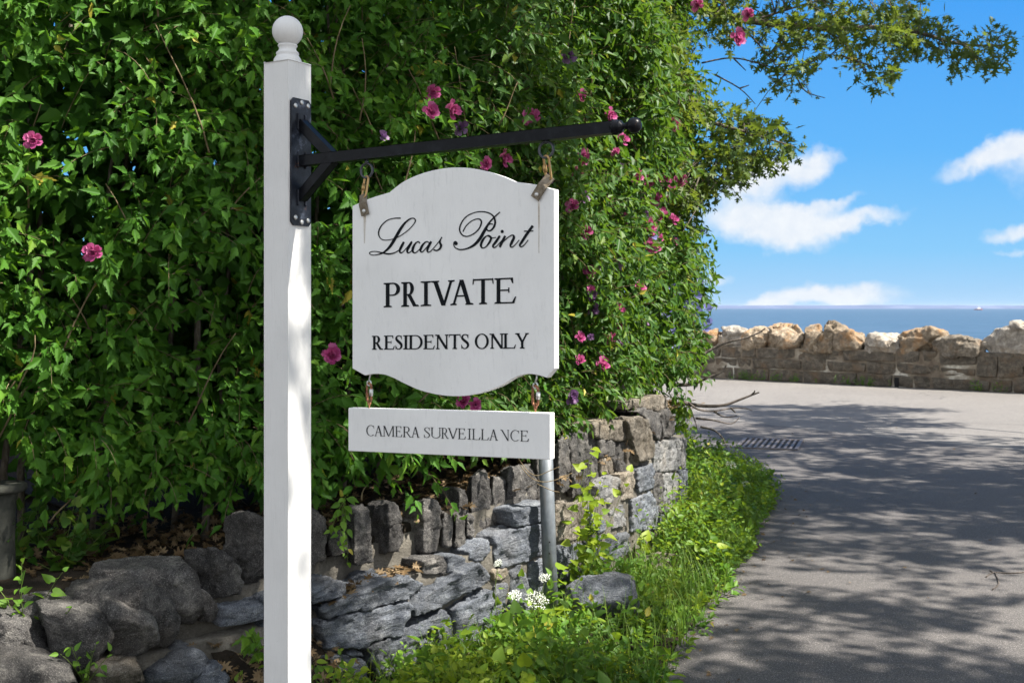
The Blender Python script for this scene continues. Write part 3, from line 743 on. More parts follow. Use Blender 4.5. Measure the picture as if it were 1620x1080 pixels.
# woody stems
stem_rng = random.Random(3)
for i in range(4):
    s0, s1 = max(cuts[i], vis0 - .4), (cuts[i + 1] if i < 3 else cuts[3] + 3.0)
    for k in range(7):
        s = s0 + (s1 - s0) * (k + .5) / 7 + stem_rng.uniform(-.08, .08)
        p, n = hpoint(s); dpt = stem_rng.uniform(.28, .6)
        z0 = terr_z(p[0], p[1]) - .05
        x, y = p - n * dpt; pts = []
        lx, ly = stem_rng.uniform(-.22, .22), stem_rng.uniform(-.1, .3)
        for j in range(7):
            t = j / 6
            pts.append((x + lx * t * t + .03 * math.sin(j * 2 + k), y + ly * t + .03 * math.cos(j * 1.7 + k), z0 + 2.6 * t))
        r = stem_rng.uniform(.011, .022)
        Tubes().add(pts, [r * (1 - .1 * j) for j in range(7)], 8).build('stem', M['bark'], SH[i])
    # criss-cross bare branches inside, glimpsed near the foot and between leaves
    tb = Tubes()
    for k in range(30):
        s = stem_rng.uniform(s0, s1); z = stem_rng.uniform(.7, 3.2); b, n = surf(s, z, stem_rng.uniform(-.02, .22))
        tang = np.array((-n[1], n[0], 0)); d = tang * stem_rng.uniform(-.5, .5) + np.array((0, 0, stem_rng.uniform(.2, .8))) + n * stem_rng.uniform(-.1, .15)
        ln = stem_rng.uniform(.35, .8); pts = [b + d * ln * t + .03 * np.sin(3 * t + k) * tang for t in np.linspace(0, 1, 6)]
        tb.add(pts, [.0045 * (1 - .12 * j) for j in range(6)], 5)
    tb.build('bare_branching', M['twig'], SH[i])

# ------------------------------------------------------------------ flowers
def flower_mesh(name, mat, double=True, seed=1):
    rr = np.random.default_rng(seed); L = Leaves()
    rings = [(6, .054, 1.35), (8, .047, 1.0), (9, .038, .68), (8, .027, .35)] if double else [(5, .045, 1.1)]
    for n_, sz, tilt in rings:
        for k in range(n_):
            an = 2 * math.pi * (k + rr.uniform(-.25, .25)) / n_ + sz * 50; tt = tilt + rr.uniform(-.32, .32)
            a_ = (math.cos(an) * math.sin(tt), math.sin(an) * math.sin(tt), math.cos(tt))
            nn = (-math.cos(an) * math.cos(tt) + rr.normal() * .2, -math.sin(an) * math.cos(tt) + rr.normal() * .4, math.sin(tt))
            L.add((0, 0, 0), a_, nn, sz * rr.uniform(.85, 1.15), float(np.clip(.5 + rr.normal() * .25, 0, 1)))
    if not double:
        L.add((0, 0, 0), (0.1, 0, 1), (1, 0, 0), .02, .9)
    o = L.build(name, 'petal', mat); me = o.data; bpy.data.objects.remove(o); return me
FM = {'p': [flower_mesh('blossom_petals', M['pink'], True, k) for k in range(3)], 'm': [flower_mesh('mauve_petals', M['mauve'], True, k + 9) for k in range(2)],
      'b': [flower_mesh('blue_petals', M['blue'], False, k + 20) for k in range(2)]}
FLX = random.Random(77)
FL = [(52, 221, 24, 'p'), (148, 398, 36, 'p'), (525, 563, 38, 'p'), (831, 12, 34, 'p'), (851, 6, 22, 'p'), (898, 110, 44, 'p'), (900, 90, 20, 'm'), (683, 145, 30, 'p'),
      (681, 178, 34, 'p'), (712, 173, 24, 'p'), (730, 204, 20, 'm'), (918, 153, 26, 'p'), (841, 187, 24, 'p'), (795, 250, 30, 'p'), (770, 260, 18, 'p'), (963, 182, 20, 'p'), (984, 221, 18, 'p'),
      (1186, 23, 26, 'p'), (1165, 61, 24, 'p'), (1064, 197, 20, 'p'), (1005, 277, 20, 'p'), (919, 249, 24, 'p'), (914, 272, 18, 'p'), (929, 293, 20, 'm'), (919, 312, 20, 'm'),
      (907, 326, 20, 'p'), (1025, 298, 22, 'p'), (1074, 284, 28, 'p'), (1058, 298, 24, 'p'), (1036, 319, 28, 'p'), (1048, 340, 26, 'p'), (1028, 359, 22, 'p'), (1027, 388, 18, 'p'),
      (923, 366, 22, 'p'), (934, 427, 22, 'p'), (973, 418, 20, 'm'), (937, 470, 18, 'm'), (938, 488, 18, 'm'), (970, 467, 18, 'm'), (975, 490, 20, 'p'), (943, 531, 20, 'p'), (966, 536, 18, 'p'),
      (952, 578, 20, 'p'), (902, 627, 22, 'm'), (942, 620, 18, 'p'), (735, 636, 30, 'p'), (752, 640, 18, 'p'), (604, 216, 16, 'm'), (1105, 8, 18, 'p'), (1012, 455, 18, 'p'), (990, 345, 16, 'p'),
      (1030, 374, 20, 'b'), (1062, 455, 18, 'b'), (1078, 487, 24, 'b'), (1096, 500, 24, 'b'), (1124, 512, 26, 'b'), (1104, 398, 18, 'b'), (1110, 372, 16, 'b'), (1072, 380, 18, 'b'), (1066, 522, 16, 'b'),
      (1112, 446, 20, 'b'), (1092, 540, 18, 'b'), (1100, 470, 20, 'b'), (1058, 498, 20, 'b'), (1118, 490, 18, 'b'), (1084, 515, 20, 'b')]
fr = random.Random(8)
for k in range(34):
    x_, y_ = FLX.gauss(945, 40), FLX.uniform(235, 640)
    if k % 3 == 0: x_, y_ = FLX.gauss(1040, 22), FLX.gauss(330, 45)
    if x_ < 893 and 290 < y_ < 600: x_ = 893 + FLX.random() * 60
    FL.append((x_, y_, FLX.uniform(9, 17), FLX.choice('ppm')))
for k in range(12): FL.append((FLX.gauss(1095, 20), FLX.gauss(500, 45), FLX.uniform(10, 18), 'b'))
for (px, py, d, c) in FL:
    s = px_s(min(px, 1118)); 
    b, n = surf(s, 1.5); Y = b[1]
    z = EYE + (CY - py) / F * Y
    b, n = surf(s, z); Y = b[1] - (.34 if py < 130 else .20)
    if px > 1120: Y = 9.0
    pos = P(px, py, Y)
    sh = SH[shrub_of(s)]
    me = fr.choice(FM[c]); o = bpy.data.objects.new('blossom', me); COL.objects.link(o); o.parent = sh
    o.location = pos - wpos(sh)
    dirv = (Vector((0, 0, EYE)) - pos).normalized() * .8 + Vector((fr.uniform(-.6, .9), fr.uniform(-.2, .2), fr.uniform(-.2, .6)))
    o.rotation_euler = dirv.to_track_quat('Z', 'Y').to_euler(); sc = (d * Y / F) / .095 * (.85 if d > 24 else 1.2); o.scale = (sc, sc, sc * fr.uniform(.8, 1.2))

# ------------------------------------------------------------------ oak over the hedge
oak = thing('oak_tree', (-.6, 10.6, .6), 'oak with lobed leaves reaching its limbs over the hedge top and the road', 'tree')
T0 = Vector((-.6, 10.6, .5))
Tubes().add([T0, T0 + Vector((.05, 0, 1.5)), T0 + Vector((.1, -.1, 3.2)), T0 + Vector((.3, -.1, 5)), T0 + Vector((.4, 0, 7))], [.24, .2, .18, .14, .08], 12).build('trunk', M['bark'], oak)
OL = Leaves(); OT = Tubes(); orr = random.Random(21)
def limb(pts, r0, leafy, nclump, rad, tone=.45, size=.115, perclump=4, start=.15):
    c = catmull([tuple(p) for p in pts], 6)
    OT.add(c, [r0 * (1 - .85 * i / (len(c) - 1)) for i in range(len(c))], 7)
    for k in range(nclump):
        t = start + (1 - start) * (k + orr.random()) / nclump; i = min(int(t * (len(c) - 1)), len(c) - 2)
        p = c[i] + rng.normal(size=3) * rad * .30 * np.array((1, 1, .8))
        for j in range(perclump):
            d = rng.normal(size=3) + np.array((.3, 0, -.05)); d /= np.linalg.norm(d)
            ln = rad * orr.uniform(.5, 1.0)
            spray(OL, OT, p, d, ln, 8, size * orr.uniform(.85, 1.15), np.array((.1, -.35, .25)), tone, droop=.35, twr=.003, updown=.15, up=.9)
def PP(*l): return [P(*a_) for a_ in l]
# visible limbs
def inpoly(x, y, pl):
    c = False; j = len(pl) - 1
    for i in range(len(pl)):
        (xi, yi), (xj, yj) = pl[i], pl[j]
        if (yi > y) != (yj > y) and x < (xj - xi) * (y - yi) / (yj - yi) + xi: c = not c
        j = i
    return c
def limbwood(pts, r0):
    c = catmull([tuple(p) for p in pts], 6); OT.add(c, [r0 * (1 - .85 * i / (len(c) - 1)) for i in range(len(c))], 7); return c
wood = []
wood += limbwood([T0 + Vector((.1, -.1, 3.0))] + PP((930, -30, 9.8), (1060, 5, 9.7), (1200, 35, 9.8), (1320, 45, 10), (1420, 45, 10.1), (1520, 70, 10.2), (1590, 72, 10.3)), .05)
wood += limbwood(PP((1150, 20, 9.8), (1200, 70, 9.7), (1240, 120, 9.7)), .012)
wood += limbwood(PP((1300, 40, 10), (1350, 90, 10), (1385, 135, 9.9)), .012)
wood += limbwood(PP((1200, 30, 9.8), (1300, 0, 9.8), (1400, -20, 9.8)), .012)
wood += limbwood([T0 + Vector((.1, -.1, 2.4))] + PP((930, 120, 9.4), (1040, 170, 9.2), (1130, 195, 9.2), (1200, 215, 9.2), (1255, 232, 9.2)), .035)
wood += limbwood(PP((1040, 175, 9.2), (1090, 235, 9.1), (1140, 280, 9.1)), .012)
wood += limbwood(PP((880, -60, 9.0), (960, 40, 8.8), (1040, 90, 8.8), (1110, 130, 8.9)), .02)
wood = np.array(wood)
def crownpatch(pl, n, y0, y1, tone, gate, size=.102):
    xs = [p[0] for p in pl]; ys = [p[1] for p in pl]; k = 0
    while k < n:
        x, y = rng.uniform(min(xs), max(xs)), rng.uniform(min(ys), max(ys))
        if not inpoly(x, y, pl): continue
        k += 1
        p = P(x, y, rng.uniform(y0, y1))
        if noise.noise(p * 3.2) < gate: continue
        d = rng.normal(size=3) + np.array((.4, 0, 0)); d /= np.linalg.norm(d)
        near = wood[np.argmin(((wood - np.array(p)) ** 2).sum(1))]; dd = np.array(p) - near
        L_ = np.linalg.norm(dd)
        if k % 4 == 0 and L_ > .08: OT.add([near, near + dd * .5 + np.array((0, 0, .03)), np.array(p)], [.006, .004, .0025], 4, cap=False)
        if L_ > .05: d = d * .7 + dd / L_ * .5
        spray(OL, OT, p - Vector(d) * .05, d, rng.uniform(.10, .22), int(rng.integers(5, 8)), size * rng.uniform(.75, 1.15), rng.normal(size=3) * .5 + np.array((.1, -.2, .2)), tone, droop=.4, twr=.002, updown=.15, up=.8)
crownpatch([(1000, -70), (1480, -70), (1450, 15), (1425, 75), (1402, 150), (1378, 152), (1345, 105), (1305, 92), (1270, 138), (1218, 142), (1190, 85), (1150, 62), (1110, 55), (1090, 80), (1050, 110), (960, 60)], 900, 9.1, 10.5, .48, -.16)
crownpatch([(1420, 15), (1480, 30), (1540, 48), (1596, 45), (1608, 70), (1580, 88), (1560, 108), (1500, 104), (1480, 82), (1420, 84)], 130, 9.9, 10.5, .25, -.2)
crownpatch([(1040, 150), (1110, 158), (1150, 180), (1190, 180), (1240, 198), (1266, 228), (1258, 252), (1225, 258), (1180, 272), (1160, 298), (1100, 330), (1040, 330), (1000, 240)], 420, 8.7, 9.7, .46, -.16)
crownpatch([(860, -60), (1000, -60), (1090, 90), (1100, 300), (1105, 400), (1060, 420), (1010, 250), (940, 120), (880, 60)], 520, 8.3, 9.0, .55, -.05)
# higher limbs, above the picture, that shade the road
for tgt, z, nc in [((4.5, 9.5), 6.2, 30), ((6.2, 11.0), 6.6, 28), ((3.2, 12.5), 6.4, 20), ((7.4, 12.6), 6.4, 18), ((2.2, 8.0), 6.6, 20), ((-3, 9), 6.6, 10)]:
    m_ = (T0 + Vector((.2, -.1, 4.2)) + Vector((tgt[0], tgt[1], z))) / 2 + Vector((0, 0, .9))
    limb([T0 + Vector((.2, -.1, 4.0)), m_, Vector((tgt[0], tgt[1], z))], .07, 1, nc, .42, .4, perclump=5, start=.3)
OT.build('limbs', M['bark'], oak); OL.build('crown', 'oak', M['oak'], oak)
# bare twigs under the limb
tb = Tubes()
for pl in [[(1110, 100), (1160, 92), (1215, 105), (1262, 120), (1285, 155)], [(1130, 118), (1170, 140), (1195, 165)], [(1170, 140), (1185, 135)], [(1260, 122), (1275, 145), (1305, 155)], [(1160, 92), (1180, 112)], [(1330, 88), (1370, 102), (1380, 110)]]:
    c = catmull([tuple(P(x, y, 9.6)) for x, y in pl], 4); tb.add(c, [.008 * (1 - .7 * i / len(c)) for i in range(len(c))], 5)
tb.build('bare_twigs', M['dead'], oak)

# two shade trees out to the side of the road, crowns above the picture
def shade_tree(base, crowns, label, seed, leafsize=.14):
    t_ = thing('shade_tree', base, label, 'tree'); B0 = Vector(base); L = Leaves(); tb = Tubes(); r_ = random.Random(seed)
    tb.add([B0, B0 + Vector((0, 0, 2.5)), B0 + Vector((-.2, .2, 4.6)), B0 + Vector((-.3, .4, 7.5))], [.26, .22, .14, .04], 12)
    for (cx_, cy_, cz_, rx, ry, rz, n) in crowns:
        c = Vector((cx_, cy_, cz_)); f = B0 + Vector((-.2, .2, 4.4))
        tb.add([tuple(p) for p in catmull([tuple(f), tuple((f + c) / 2 + Vector((0, 0, .6))), tuple(c)], 5)], [.04 * (1 - .07 * k) for k in range(11)], 7)
        for k in range(n):
            while True:
                q_ = Vector((r_.uniform(-1, 1), r_.uniform(-1, 1), r_.uniform(-1, 1)))
                if q_.length < 1: break
            p = c + Vector((q_.x * rx, q_.y * ry, q_.z * rz))
            if noise.noise(p * .9 + Vector((seed, 0, 0))) < -.24: continue
            if k % 5 == 0: tb.add([tuple(c + (p - c) * .15), tuple((c + p) / 2 + Vector((0, 0, .12))), tuple(p)], [.012, .008, .004], 5)
            for j in range(5):
                d = rng.normal(size=3); d /= np.linalg.norm(d)
                spray(L, tb if j == 0 else None, tuple(p), d, r_.uniform(.25, .5), 8, leafsize, np.array((.1, -.3, .4)), .45, droop=.3, twr=.004, updown=.1, up=1.0)
    tb.build('trunk', M['bark'], t_); L.build('crown', 'oak', M['oak'], t_)
shade_tree((7.6, 2.2, 0), [(6.2, 2.5, 6.8, 3.0, 1.5, 1.0, 250), (8.4, 6.8, 7.0, 2.6, 1.9, 1.0, 200), (6.2, 4.6, 6.6, 1.6, .8, .5, 26), (1.7, 4.9, 5.7, 1.8, 1.0, .5, 85), (2.1, 2.25, 5.8, .55, .45, .4, 20), (2.3, 3.5, 5.6, 1.1, .55, .4, 46)],  # small outlying crowns added to shade the hedge, post and boulders
           'tall leafy tree out to the side whose crown shades the near road', 5)
shade_tree((11.5, 11.5, 0), [(8.0, 8.8, 7.0, 3.0, 1.6, 1.0, 190), (8.2, 11.4, 7.0, 3.4, 1.9, 1.0, 200), (8.4, 14.6, 7.3, 2.6, 1.7, .9, 180), (10.6, 7.6, 7.4, 2.2, 2.6, 1.0, 200), (9.6, 16.2, 7.7, 2.2, .8, .6, 90)],
           'tall leafy tree farther along the road whose crown shades the drain grate', 9, .16)

# ------------------------------------------------------------------ sign post
TH = R(31); dA = Vector((math.cos(TH), -math.sin(TH), 0)); nA = Vector((-math.sin(TH), -math.cos(TH), 0)); UPV = Vector((0, 0, 1))
PC = Vector(((455 - CX) / F * 3.2, 3.2, 0)); HWID = .0445; ztp = 2.283
post = thing('sign_post', (PC.x, PC.y, 0), 'square white painted wooden post with ball finial and black iron arm', 'post')
def obox(c, ax, ay, az, hx, hy, hz, bev=.0):
    bm = bmesh.new(); bmesh.ops.create_cube(bm, size=2)
    for v in bm.verts: v.co = Vector(c) + ax * v.co.x * hx + ay * v.co.y * hy + az * v.co.z * hz
    if bev: bmesh.ops.bevel(bm, geom=bm.edges[:], offset=bev, segments=2, affect='EDGES', profile=.5)
    return bm
part_bm('post_shaft', obox(PC + UPV * (ztp / 2 - .05), dA, nA, UPV, HWID, HWID, ztp / 2 + .05, .003), M['post'], post)
def lathe(name, c, prof, mat, parent, axis=UPV, seg=40):
    a = axis.orthogonal().normalized(); b = axis.cross(a); V_ = []; F_ = []
    for r, h in prof:
        for k in range(seg):
            an = 2 * math.pi * k / seg; V_.append(Vector(c) + axis * h + (a * math.cos(an) + b * math.sin(an)) * r)
    for i in range(len(prof) - 1):
        for k in range(seg):
            k2 = (k + 1) % seg; F_.append((i * seg + k, i * seg + k2, i * seg + seg + k2, i * seg + seg + k))
    F_.append(tuple(reversed(range(seg)))); F_.append(tuple((len(prof) - 1) * seg + k for k in range(seg)))
    return part(name, V_, F_, mat, parent, smooth=True)
prof = [(.0385, -.002), (.0395, .006), (.038, .014), (.033, .022), (.030, .027), (.0325, .031), (.031, .035), (.0255, .040), (.0235, .047), (.0255, .052), (.0275, .055), (.0265, .059), (.020, .061)]
bc, br_ = .0985, .0430
for k in range(1, 18):
    an = -math.pi / 2 + .42 + (math.pi - .42) * k / 17
    prof.append((max(br_ * math.cos(an), .0005), bc + br_ * math.sin(an)))
prof = [(r_, h_ * .92 if h_ < .062 else h_ - .0065) for r_, h_ in prof]
lathe('finial', PC + UPV * ztp, prof, M['post'], post)
# bracket
FC = PC + dA * HWID                                   # middle of the right hand face
def zat(py, Y): return EYE + (CY - py) / F * Y
zp1, zp0 = zat(156, 3.165), zat(357, 3.165); zpm = (zp1 + zp0) / 2
# plate with chamfered corners
hw = .0405; hh = (zp1 - zp0) / 2; ch = .010
outl = [(-hw + ch, -hh), (hw - ch, -hh), (hw, -hh + ch), (hw, hh - ch), (hw - ch, hh), (-hw + ch, hh), (-hw, hh - ch), (-hw, -hh + ch)]
f_ = [FC + dA * .0065 + nA * x + UPV * (zpm + z) for x, z in outl]; b_ = [FC + dA * .0005 + nA * x + UPV * (zpm + z) for x, z in outl]
plate = part_bm('bracket_plate', prism_bm(f_, b_), M['plate'], post)
for zz in (1, -1):
    for x, dz in ((-.026, .016), (0, .010), (.026, .022)):
        c = FC + dA * .0065 + nA * x + UPV * (zpm + zz * (hh - dz))
        lathe('bolt', c, [(.0068, 0), (.0068, .003), (.005, .0045), (.001, .005)], M['zinc'], plate, dA, 12)
# weld beads
tb = Tubes()
ZA = zat(250, 3.12); slope = .016
AH = .0145
adir = (dA + UPV * slope).normalized(); aup = adir.cross(nA).normalized();
if aup.z < 0: aup = -aup
A0 = FC + dA * .0065 + UPV * (ZA - .002)
for zc in (ZA, ZA + .105, ZA - .105):
    for sx in (-1, 1): tb.add([FC + dA * .008 + nA * AH * 1.05 * sx + UPV * (zc + k * .005 - .022) for k in range(10)], [.0028 + .0012 * (k % 2) for k in range(10)], 6)
tb.build('weld', M['plate'], plate)
ALEN = .965
part_bm('arm', obox(A0 + adir * (ALEN / 2), adir, nA, aup, ALEN / 2, AH, AH, .0012), M['black'], post)
for sgn in (1, -1):
    p0 = FC + dA * .006 + UPV * (ZA + sgn * .103); p1 = A0 + adir * .118 + UPV * (-sgn * .0)
    dd = (p1 - p0).normalized(); uu = dd.cross(nA).normalized()
    part_bm('arm_brace', obox((p0 + p1) / 2 + Vector((0, 0, 0)), dd, nA, uu, (p1 - p0).length / 2, AH * .96, AH * .9, .001), M['black'], post)
AE = A0 + adir * ALEN
lathe('arm_finial', AE, [(.0165, -.004), (.0185, .002), (.0185, .008), (.014, .012), (.016, .015), (.015, .019), (.0075, .023), (.006, .030), (.009, .034)] +
      [(max(.0185 * math.cos(a_), .0005), .052 + .0185 * math.sin(a_)) for a_ in [-1.1 + (1.57 + 1.1) * k / 10 for k in range(11)]], M['black'], post, adir, 24)
def arm_pt(px):
    u = (px - CX) / F; t = (u * A0.y - A0.x) / (adir.x - u * adir.y); return A0 + adir * t
def ring(c, r, rr, nrm_a, nrm_b, el=1.0, gap=0, n=28):
    return [c + nrm_a * (r * math.cos(2 * math.pi * k / n)) + nrm_b * (r * el * math.sin(2 * math.pi * k / n)) for k in range(n + 1)]
# ------------------------------------------------------------------ hanging boards
TB = R(28.6); dB = Vector((math.cos(TB), -math.sin(TB), 0)); nB = Vector((-math.sin(TB), -math.cos(TB), 0))
pmid = arm_pt(720); BP = Vector((pmid.x, pmid.y, 0)) + nB * .012       # point on the front plane
def B(px, py, lift=0.0):
    """photo pixel to point on the front face of the hanging boards"""
    ray = Vector(((px - CX) / F, 1, (CY - py) / F)); o = Vector((0, 0, EYE)); p0 = BP + nB * lift
    t = (p0 - Vector((0, 0, 0))).dot(nB) / ray.dot(nB); return o + ray * t
TK = .024
sign = thing('hanging_sign', B(718, 450), 'large white scalloped board sign reading Lucas Point Private Residents Only under the iron arm', 'sign', None)
sign2 = thing('hanging_sign', B(711, 685), 'narrow white rectangular board reading Camera Surveillance hung below the larger sign', 'sign', None)
def zz(x, y): return (540 + x / 2.7, 240 + y / 2.7)
top = catmull([zz(*p) for p in [(214, 166), (270, 125), (350, 91), (440, 71), (520, 68), (600, 79), (680, 103), (738, 128)]], 5)
bot = catmull([zz(*p) for p in [(878, 965), (832, 952), (790, 950), (740, 965), (680, 1000), (600, 1029), (520, 1043), (430, 1040), (340, 1020), (270, 990), (220, 965), (180, 951), (135, 949), (100, 955)]], 4)
oul = [zz(47, 232), zz(112, 203), zz(150, 190), zz(205, 174)] + [tuple(p) for p in top] + [zz(775, 133), zz(820, 139), zz(910, 160), zz(911, 925)] + [tuple(p) for p in bot] + [zz(47, 925)]
def board(name, outline, parent):
    fr_ = [B(*p) for p in outline]; bk = [p - nB * TK for p in fr_]
    bm = prism_bm(fr_, bk); bmesh.ops.recalc_face_normals(bm, faces=bm.faces)
    ed = [e for e in bm.edges if len(e.link_faces) == 2 and e.calc_face_angle(0) > 1.2 and len(max(e.link_faces, key=lambda f: len(f.verts)).verts) > 5 or len(outline) == 4 and e.calc_face_angle(0) > 1]
    bmesh.ops.bevel(bm, geom=ed, offset=.0016, segments=2, affect='EDGES', profile=.5)
    return part_bm(name, bm, M['board'], parent)
board('board', oul, sign)
board('board', [(551, 645), (870.5, 653.3), (870.5, 727), (551, 713)], sign2)

# lettering -------------------------------------------------------
class Ink:
    def __init__(s): s.V = []; s.F = []; s.k = 0
    def poly(s, pts, h=.0009):
        s.k += 1; h = h + (s.k % 7) * .00003; n = len(pts); o = len(s.V)
        s.V += [B(x, y, h) for x, y in pts] + [B(x, y, -.0005) for x, y in pts]
        s.F.append(tuple(o + i for i in range(n))); 
        for i in range(n): j = (i + 1) % n; s.F.append((o + i, o + n + i, o + n + j, o + j))
    def ribbon(s, pts, ws, n=7):
        c = catmull([(*p, w_) for p, w_ in zip(pts, ws)], n); L_ = []; R_ = []
        for i, p in enumerate(c):
            a_ = c[max(i - 1, 0)][:2]; b_ = c[min(i + 1, len(c) - 1)][:2]; t = b_ - a_; t = t / (np.linalg.norm(t) + 1e-9)
            nn = np.array((-t[1], t[0])); L_.append(p[:2] + nn * p[2] / 2); R_.append(p[:2] - nn * p[2] / 2)
        s.k += 1; h = .0009 + (s.k % 7) * .00003; o = len(s.V); m_ = len(c)
        for a_, b_ in zip(L_, R_): s.V += [B(a_[0], a_[1], h), B(b_[0], b_[1], h)]
        for i in range(m_ - 1): s.F.append((o + 2 * i, o + 2 * i + 1, o + 2 * i + 3, o + 2 * i + 2))
    def build(s, name, mat, parent): return part(name, s.V, s.F, mat, parent)
def glyph(ch):
    """strokes in a box 0..w, 0..1: list of ('s',x) stems etc. returns (width, [polygons])"""
    K = STEM; k = HAIR; sf = SER; P_ = []
    def stem(x, w_=None, y0=0, y1=1, st=True, sb=True):
        w_ = w_ or K
        P_.append([(x - w_ / 2, y0), (x + w_ / 2, y0), (x + w_ / 2, y1), (x - w_ / 2, y1)])
        if sb: serif(x, y0, 1, w_)
        if st: serif(x, y1, -1, w_)
    def serif(x, y, up_, w_, l=None, r=None):
        l = sf if l is None else l; r = sf if r is None else r
        P_.append([(x - w_ / 2 - l, y), (x + w_ / 2 + r, y), (x + w_ / 2 + r, y + up_ * k * .8), (x + w_ / 2, y + up_ * (k * .8 + .03)), (x - w_ / 2, y + up_ * (k * .8 + .03)), (x - w_ / 2 - l, y + up_ * k * .8)])
    def line(x0, y0, x1, y1, w_):  # horizontal-cut diagonal
        P_.append([(x0 - w_ / 2, y0), (x0 + w_ / 2, y0), (x1 + w_ / 2, y1), (x1 - w_ / 2, y1)])
    def hbar(x0, x1, y, w_=None, tick=0, ticky=0):
        w_ = w_ or k; P_.append([(x0, y - w_ / 2), (x1, y - w_ / 2), (x1, y + w_ / 2), (x0, y + w_ / 2)])
    def arc(cx_, cy_, rx, ry, a0, a1, wside=None, wtop=None, n=20):
        wside = wside or K; wtop = wtop or k; o_ = []; i_ = []
        for j in range(n + 1):
            a_ = R(a0 + (a1 - a0) * j / n); c_, s_ = math.cos(a_), math.sin(a_)
            o_.append((cx_ + rx * c_, cy_ + ry * s_)); i_.append((cx_ + (rx - wside) * c_, cy_ + (ry - wtop) * s_))
        for j in range(n): P_.append([o_[j], o_[j + 1], i_[j + 1], i_[j]])
    if ch in 'PRBD':
        w_ = {'P': .60, 'R': .70, 'D': .80}[ch]; stem(.14)
        if ch == 'D': hbar(.1, .42, 1 - k / 2); hbar(.1, .42, k / 2); arc(.40, .5, .42, .5, -90, 90)
        else:
            hbar(.1, .34, 1 - k / 2); arc(.33, .73, .27, .27, -90, 90); hbar(.2 if ch == 'P' else .14, .34, .46 + k / 2)
            if ch == 'R': line(.34, .48, .66, .0, K * 1.05); serif(.68, 0, 1, K, 0, sf * .7)
    elif ch == 'I': w_ = .30; stem(.15)
    elif ch == 'V':
        w_ = .86; line(.17, 1, .45, 0, K * 1.12); line(.71, 1, .46, .0, k * 1.5); serif(.17, 1, -1, K); serif(.71, 1, -1, k * 1.4)
    elif ch == 'A':
        w_ = .90; line(.15, 0, .43, 1, k * 1.5); line(.72, 0, .44, 1, K * 1.12); hbar(.24, .62, .36); serif(.15, 0, 1, k * 1.4); serif(.74, 0, 1, K)
    elif ch == 'T':
        w_ = .80; stem(.40, st=False); hbar(.03, .77, 1 - k / 2, k * 1.1)
        P_.append([(.03, 1.02), (.08, 1), (.05, .80), (.01, .78)]); P_.append([(.77, 1.02), (.72, 1), (.75, .80), (.79, .78)])
    elif ch in 'EL':
        w_ = .70; stem(.15); 
        hbar(.1, .62, k / 2, k); P_.append([(.55, 0), (.64, 0), (.70, .26), (.66, .26)])
        if ch == 'E':
            hbar(.1, .58, 1 - k / 2, k); P_.append([(.50, 1), (.60, 1), (.61, .78), (.575, .78)]); hbar(.15, .47, .52, k); P_.append([(.45, .62), (.49, .62), (.49, .42), (.45, .42)])
    elif ch == 'S':
        w_ = .52
        c = catmull([(.46, .80, k * .9), (.40, .93, k), (.27, .97, k), (.12, .90, K * .6), (.09, .74, K * .95), (.20, .60, K * 1.05), (.34, .48, K * 1.1), (.45, .34, K * 1.0), (.44, .16, K * .8), (.30, .035, k), (.14, .06, k), (.05, .22, k * .9)], 5)
        pr_ = None
        for i in range(len(c)):
            a_ = c[max(i - 1, 0)][:2]; b_ = c[min(i + 1, len(c) - 1)][:2]; t = (b_ - a_) / (np.linalg.norm(b_ - a_) + 1e-9); nn = np.array((-t[1], t[0])) * c[i][2] / 2
            cu = (tuple(c[i][:2] + nn), tuple(c[i][:2] - nn))
            if pr_: P_.append([pr_[0], cu[0], cu[1], pr_[1]])
            pr_ = cu
        P_.append([(.44, .98), (.475, .98), (.475, .70), (.445, .72)]); P_.append([(.035, .02), (.07, .02), (.06, .30), (.03, .30)])
    elif ch == 'N':
        w_ = .90; stem(.16, k * 1.3, sb=True); line(.15, 1, .74, 0, K * 1.15); stem(.74, k * 1.3, sb=False); serif(.12, 1, -1, K, .05, 0)
    elif ch == 'n':   # worn N whose left stem has flaked away
        w_ = .80; line(.12, 1, .66, 0, K * 1.2); stem(.66, k * 1.1, sb=False); serif(.10, 1, -1, K, .05, 0)
    elif ch == 'O': w_ = .86; arc(.43, .5, .42, .52, 0, 360, n=36)
    elif ch == 'C':
        w_ = .76; arc(.44, .5, .42, .52, 48, 312, n=30); P_.append([(.70, .98), (.735, .98), (.735, .70), (.71, .70)])
    elif ch == 'Y': w_ = .84; stem(.43, y1=.48, st=False); line(.15, 1, .42, .44, K * 1.05); line(.71, 1, .45, .44, k * 1.5); serif(.15, 1, -1, K); serif(.71, 1, -1, k * 1.3)
    elif ch == 'M': w_ = 1.04; stem(.14, k * 1.2); line(.16, 1, .50, .02, K * 1.1); line(.86, 1, .52, .02, k * 1.3); stem(.88, K)
    elif ch == 'U':
        w_ = .86; stem(.16, K, y0=.3, sb=False); stem(.72, k * 1.3, y0=.3, sb=False); arc(.44, .34, .335, .34, 180, 360, K * .8, k * 1.3)
    return w_, P_
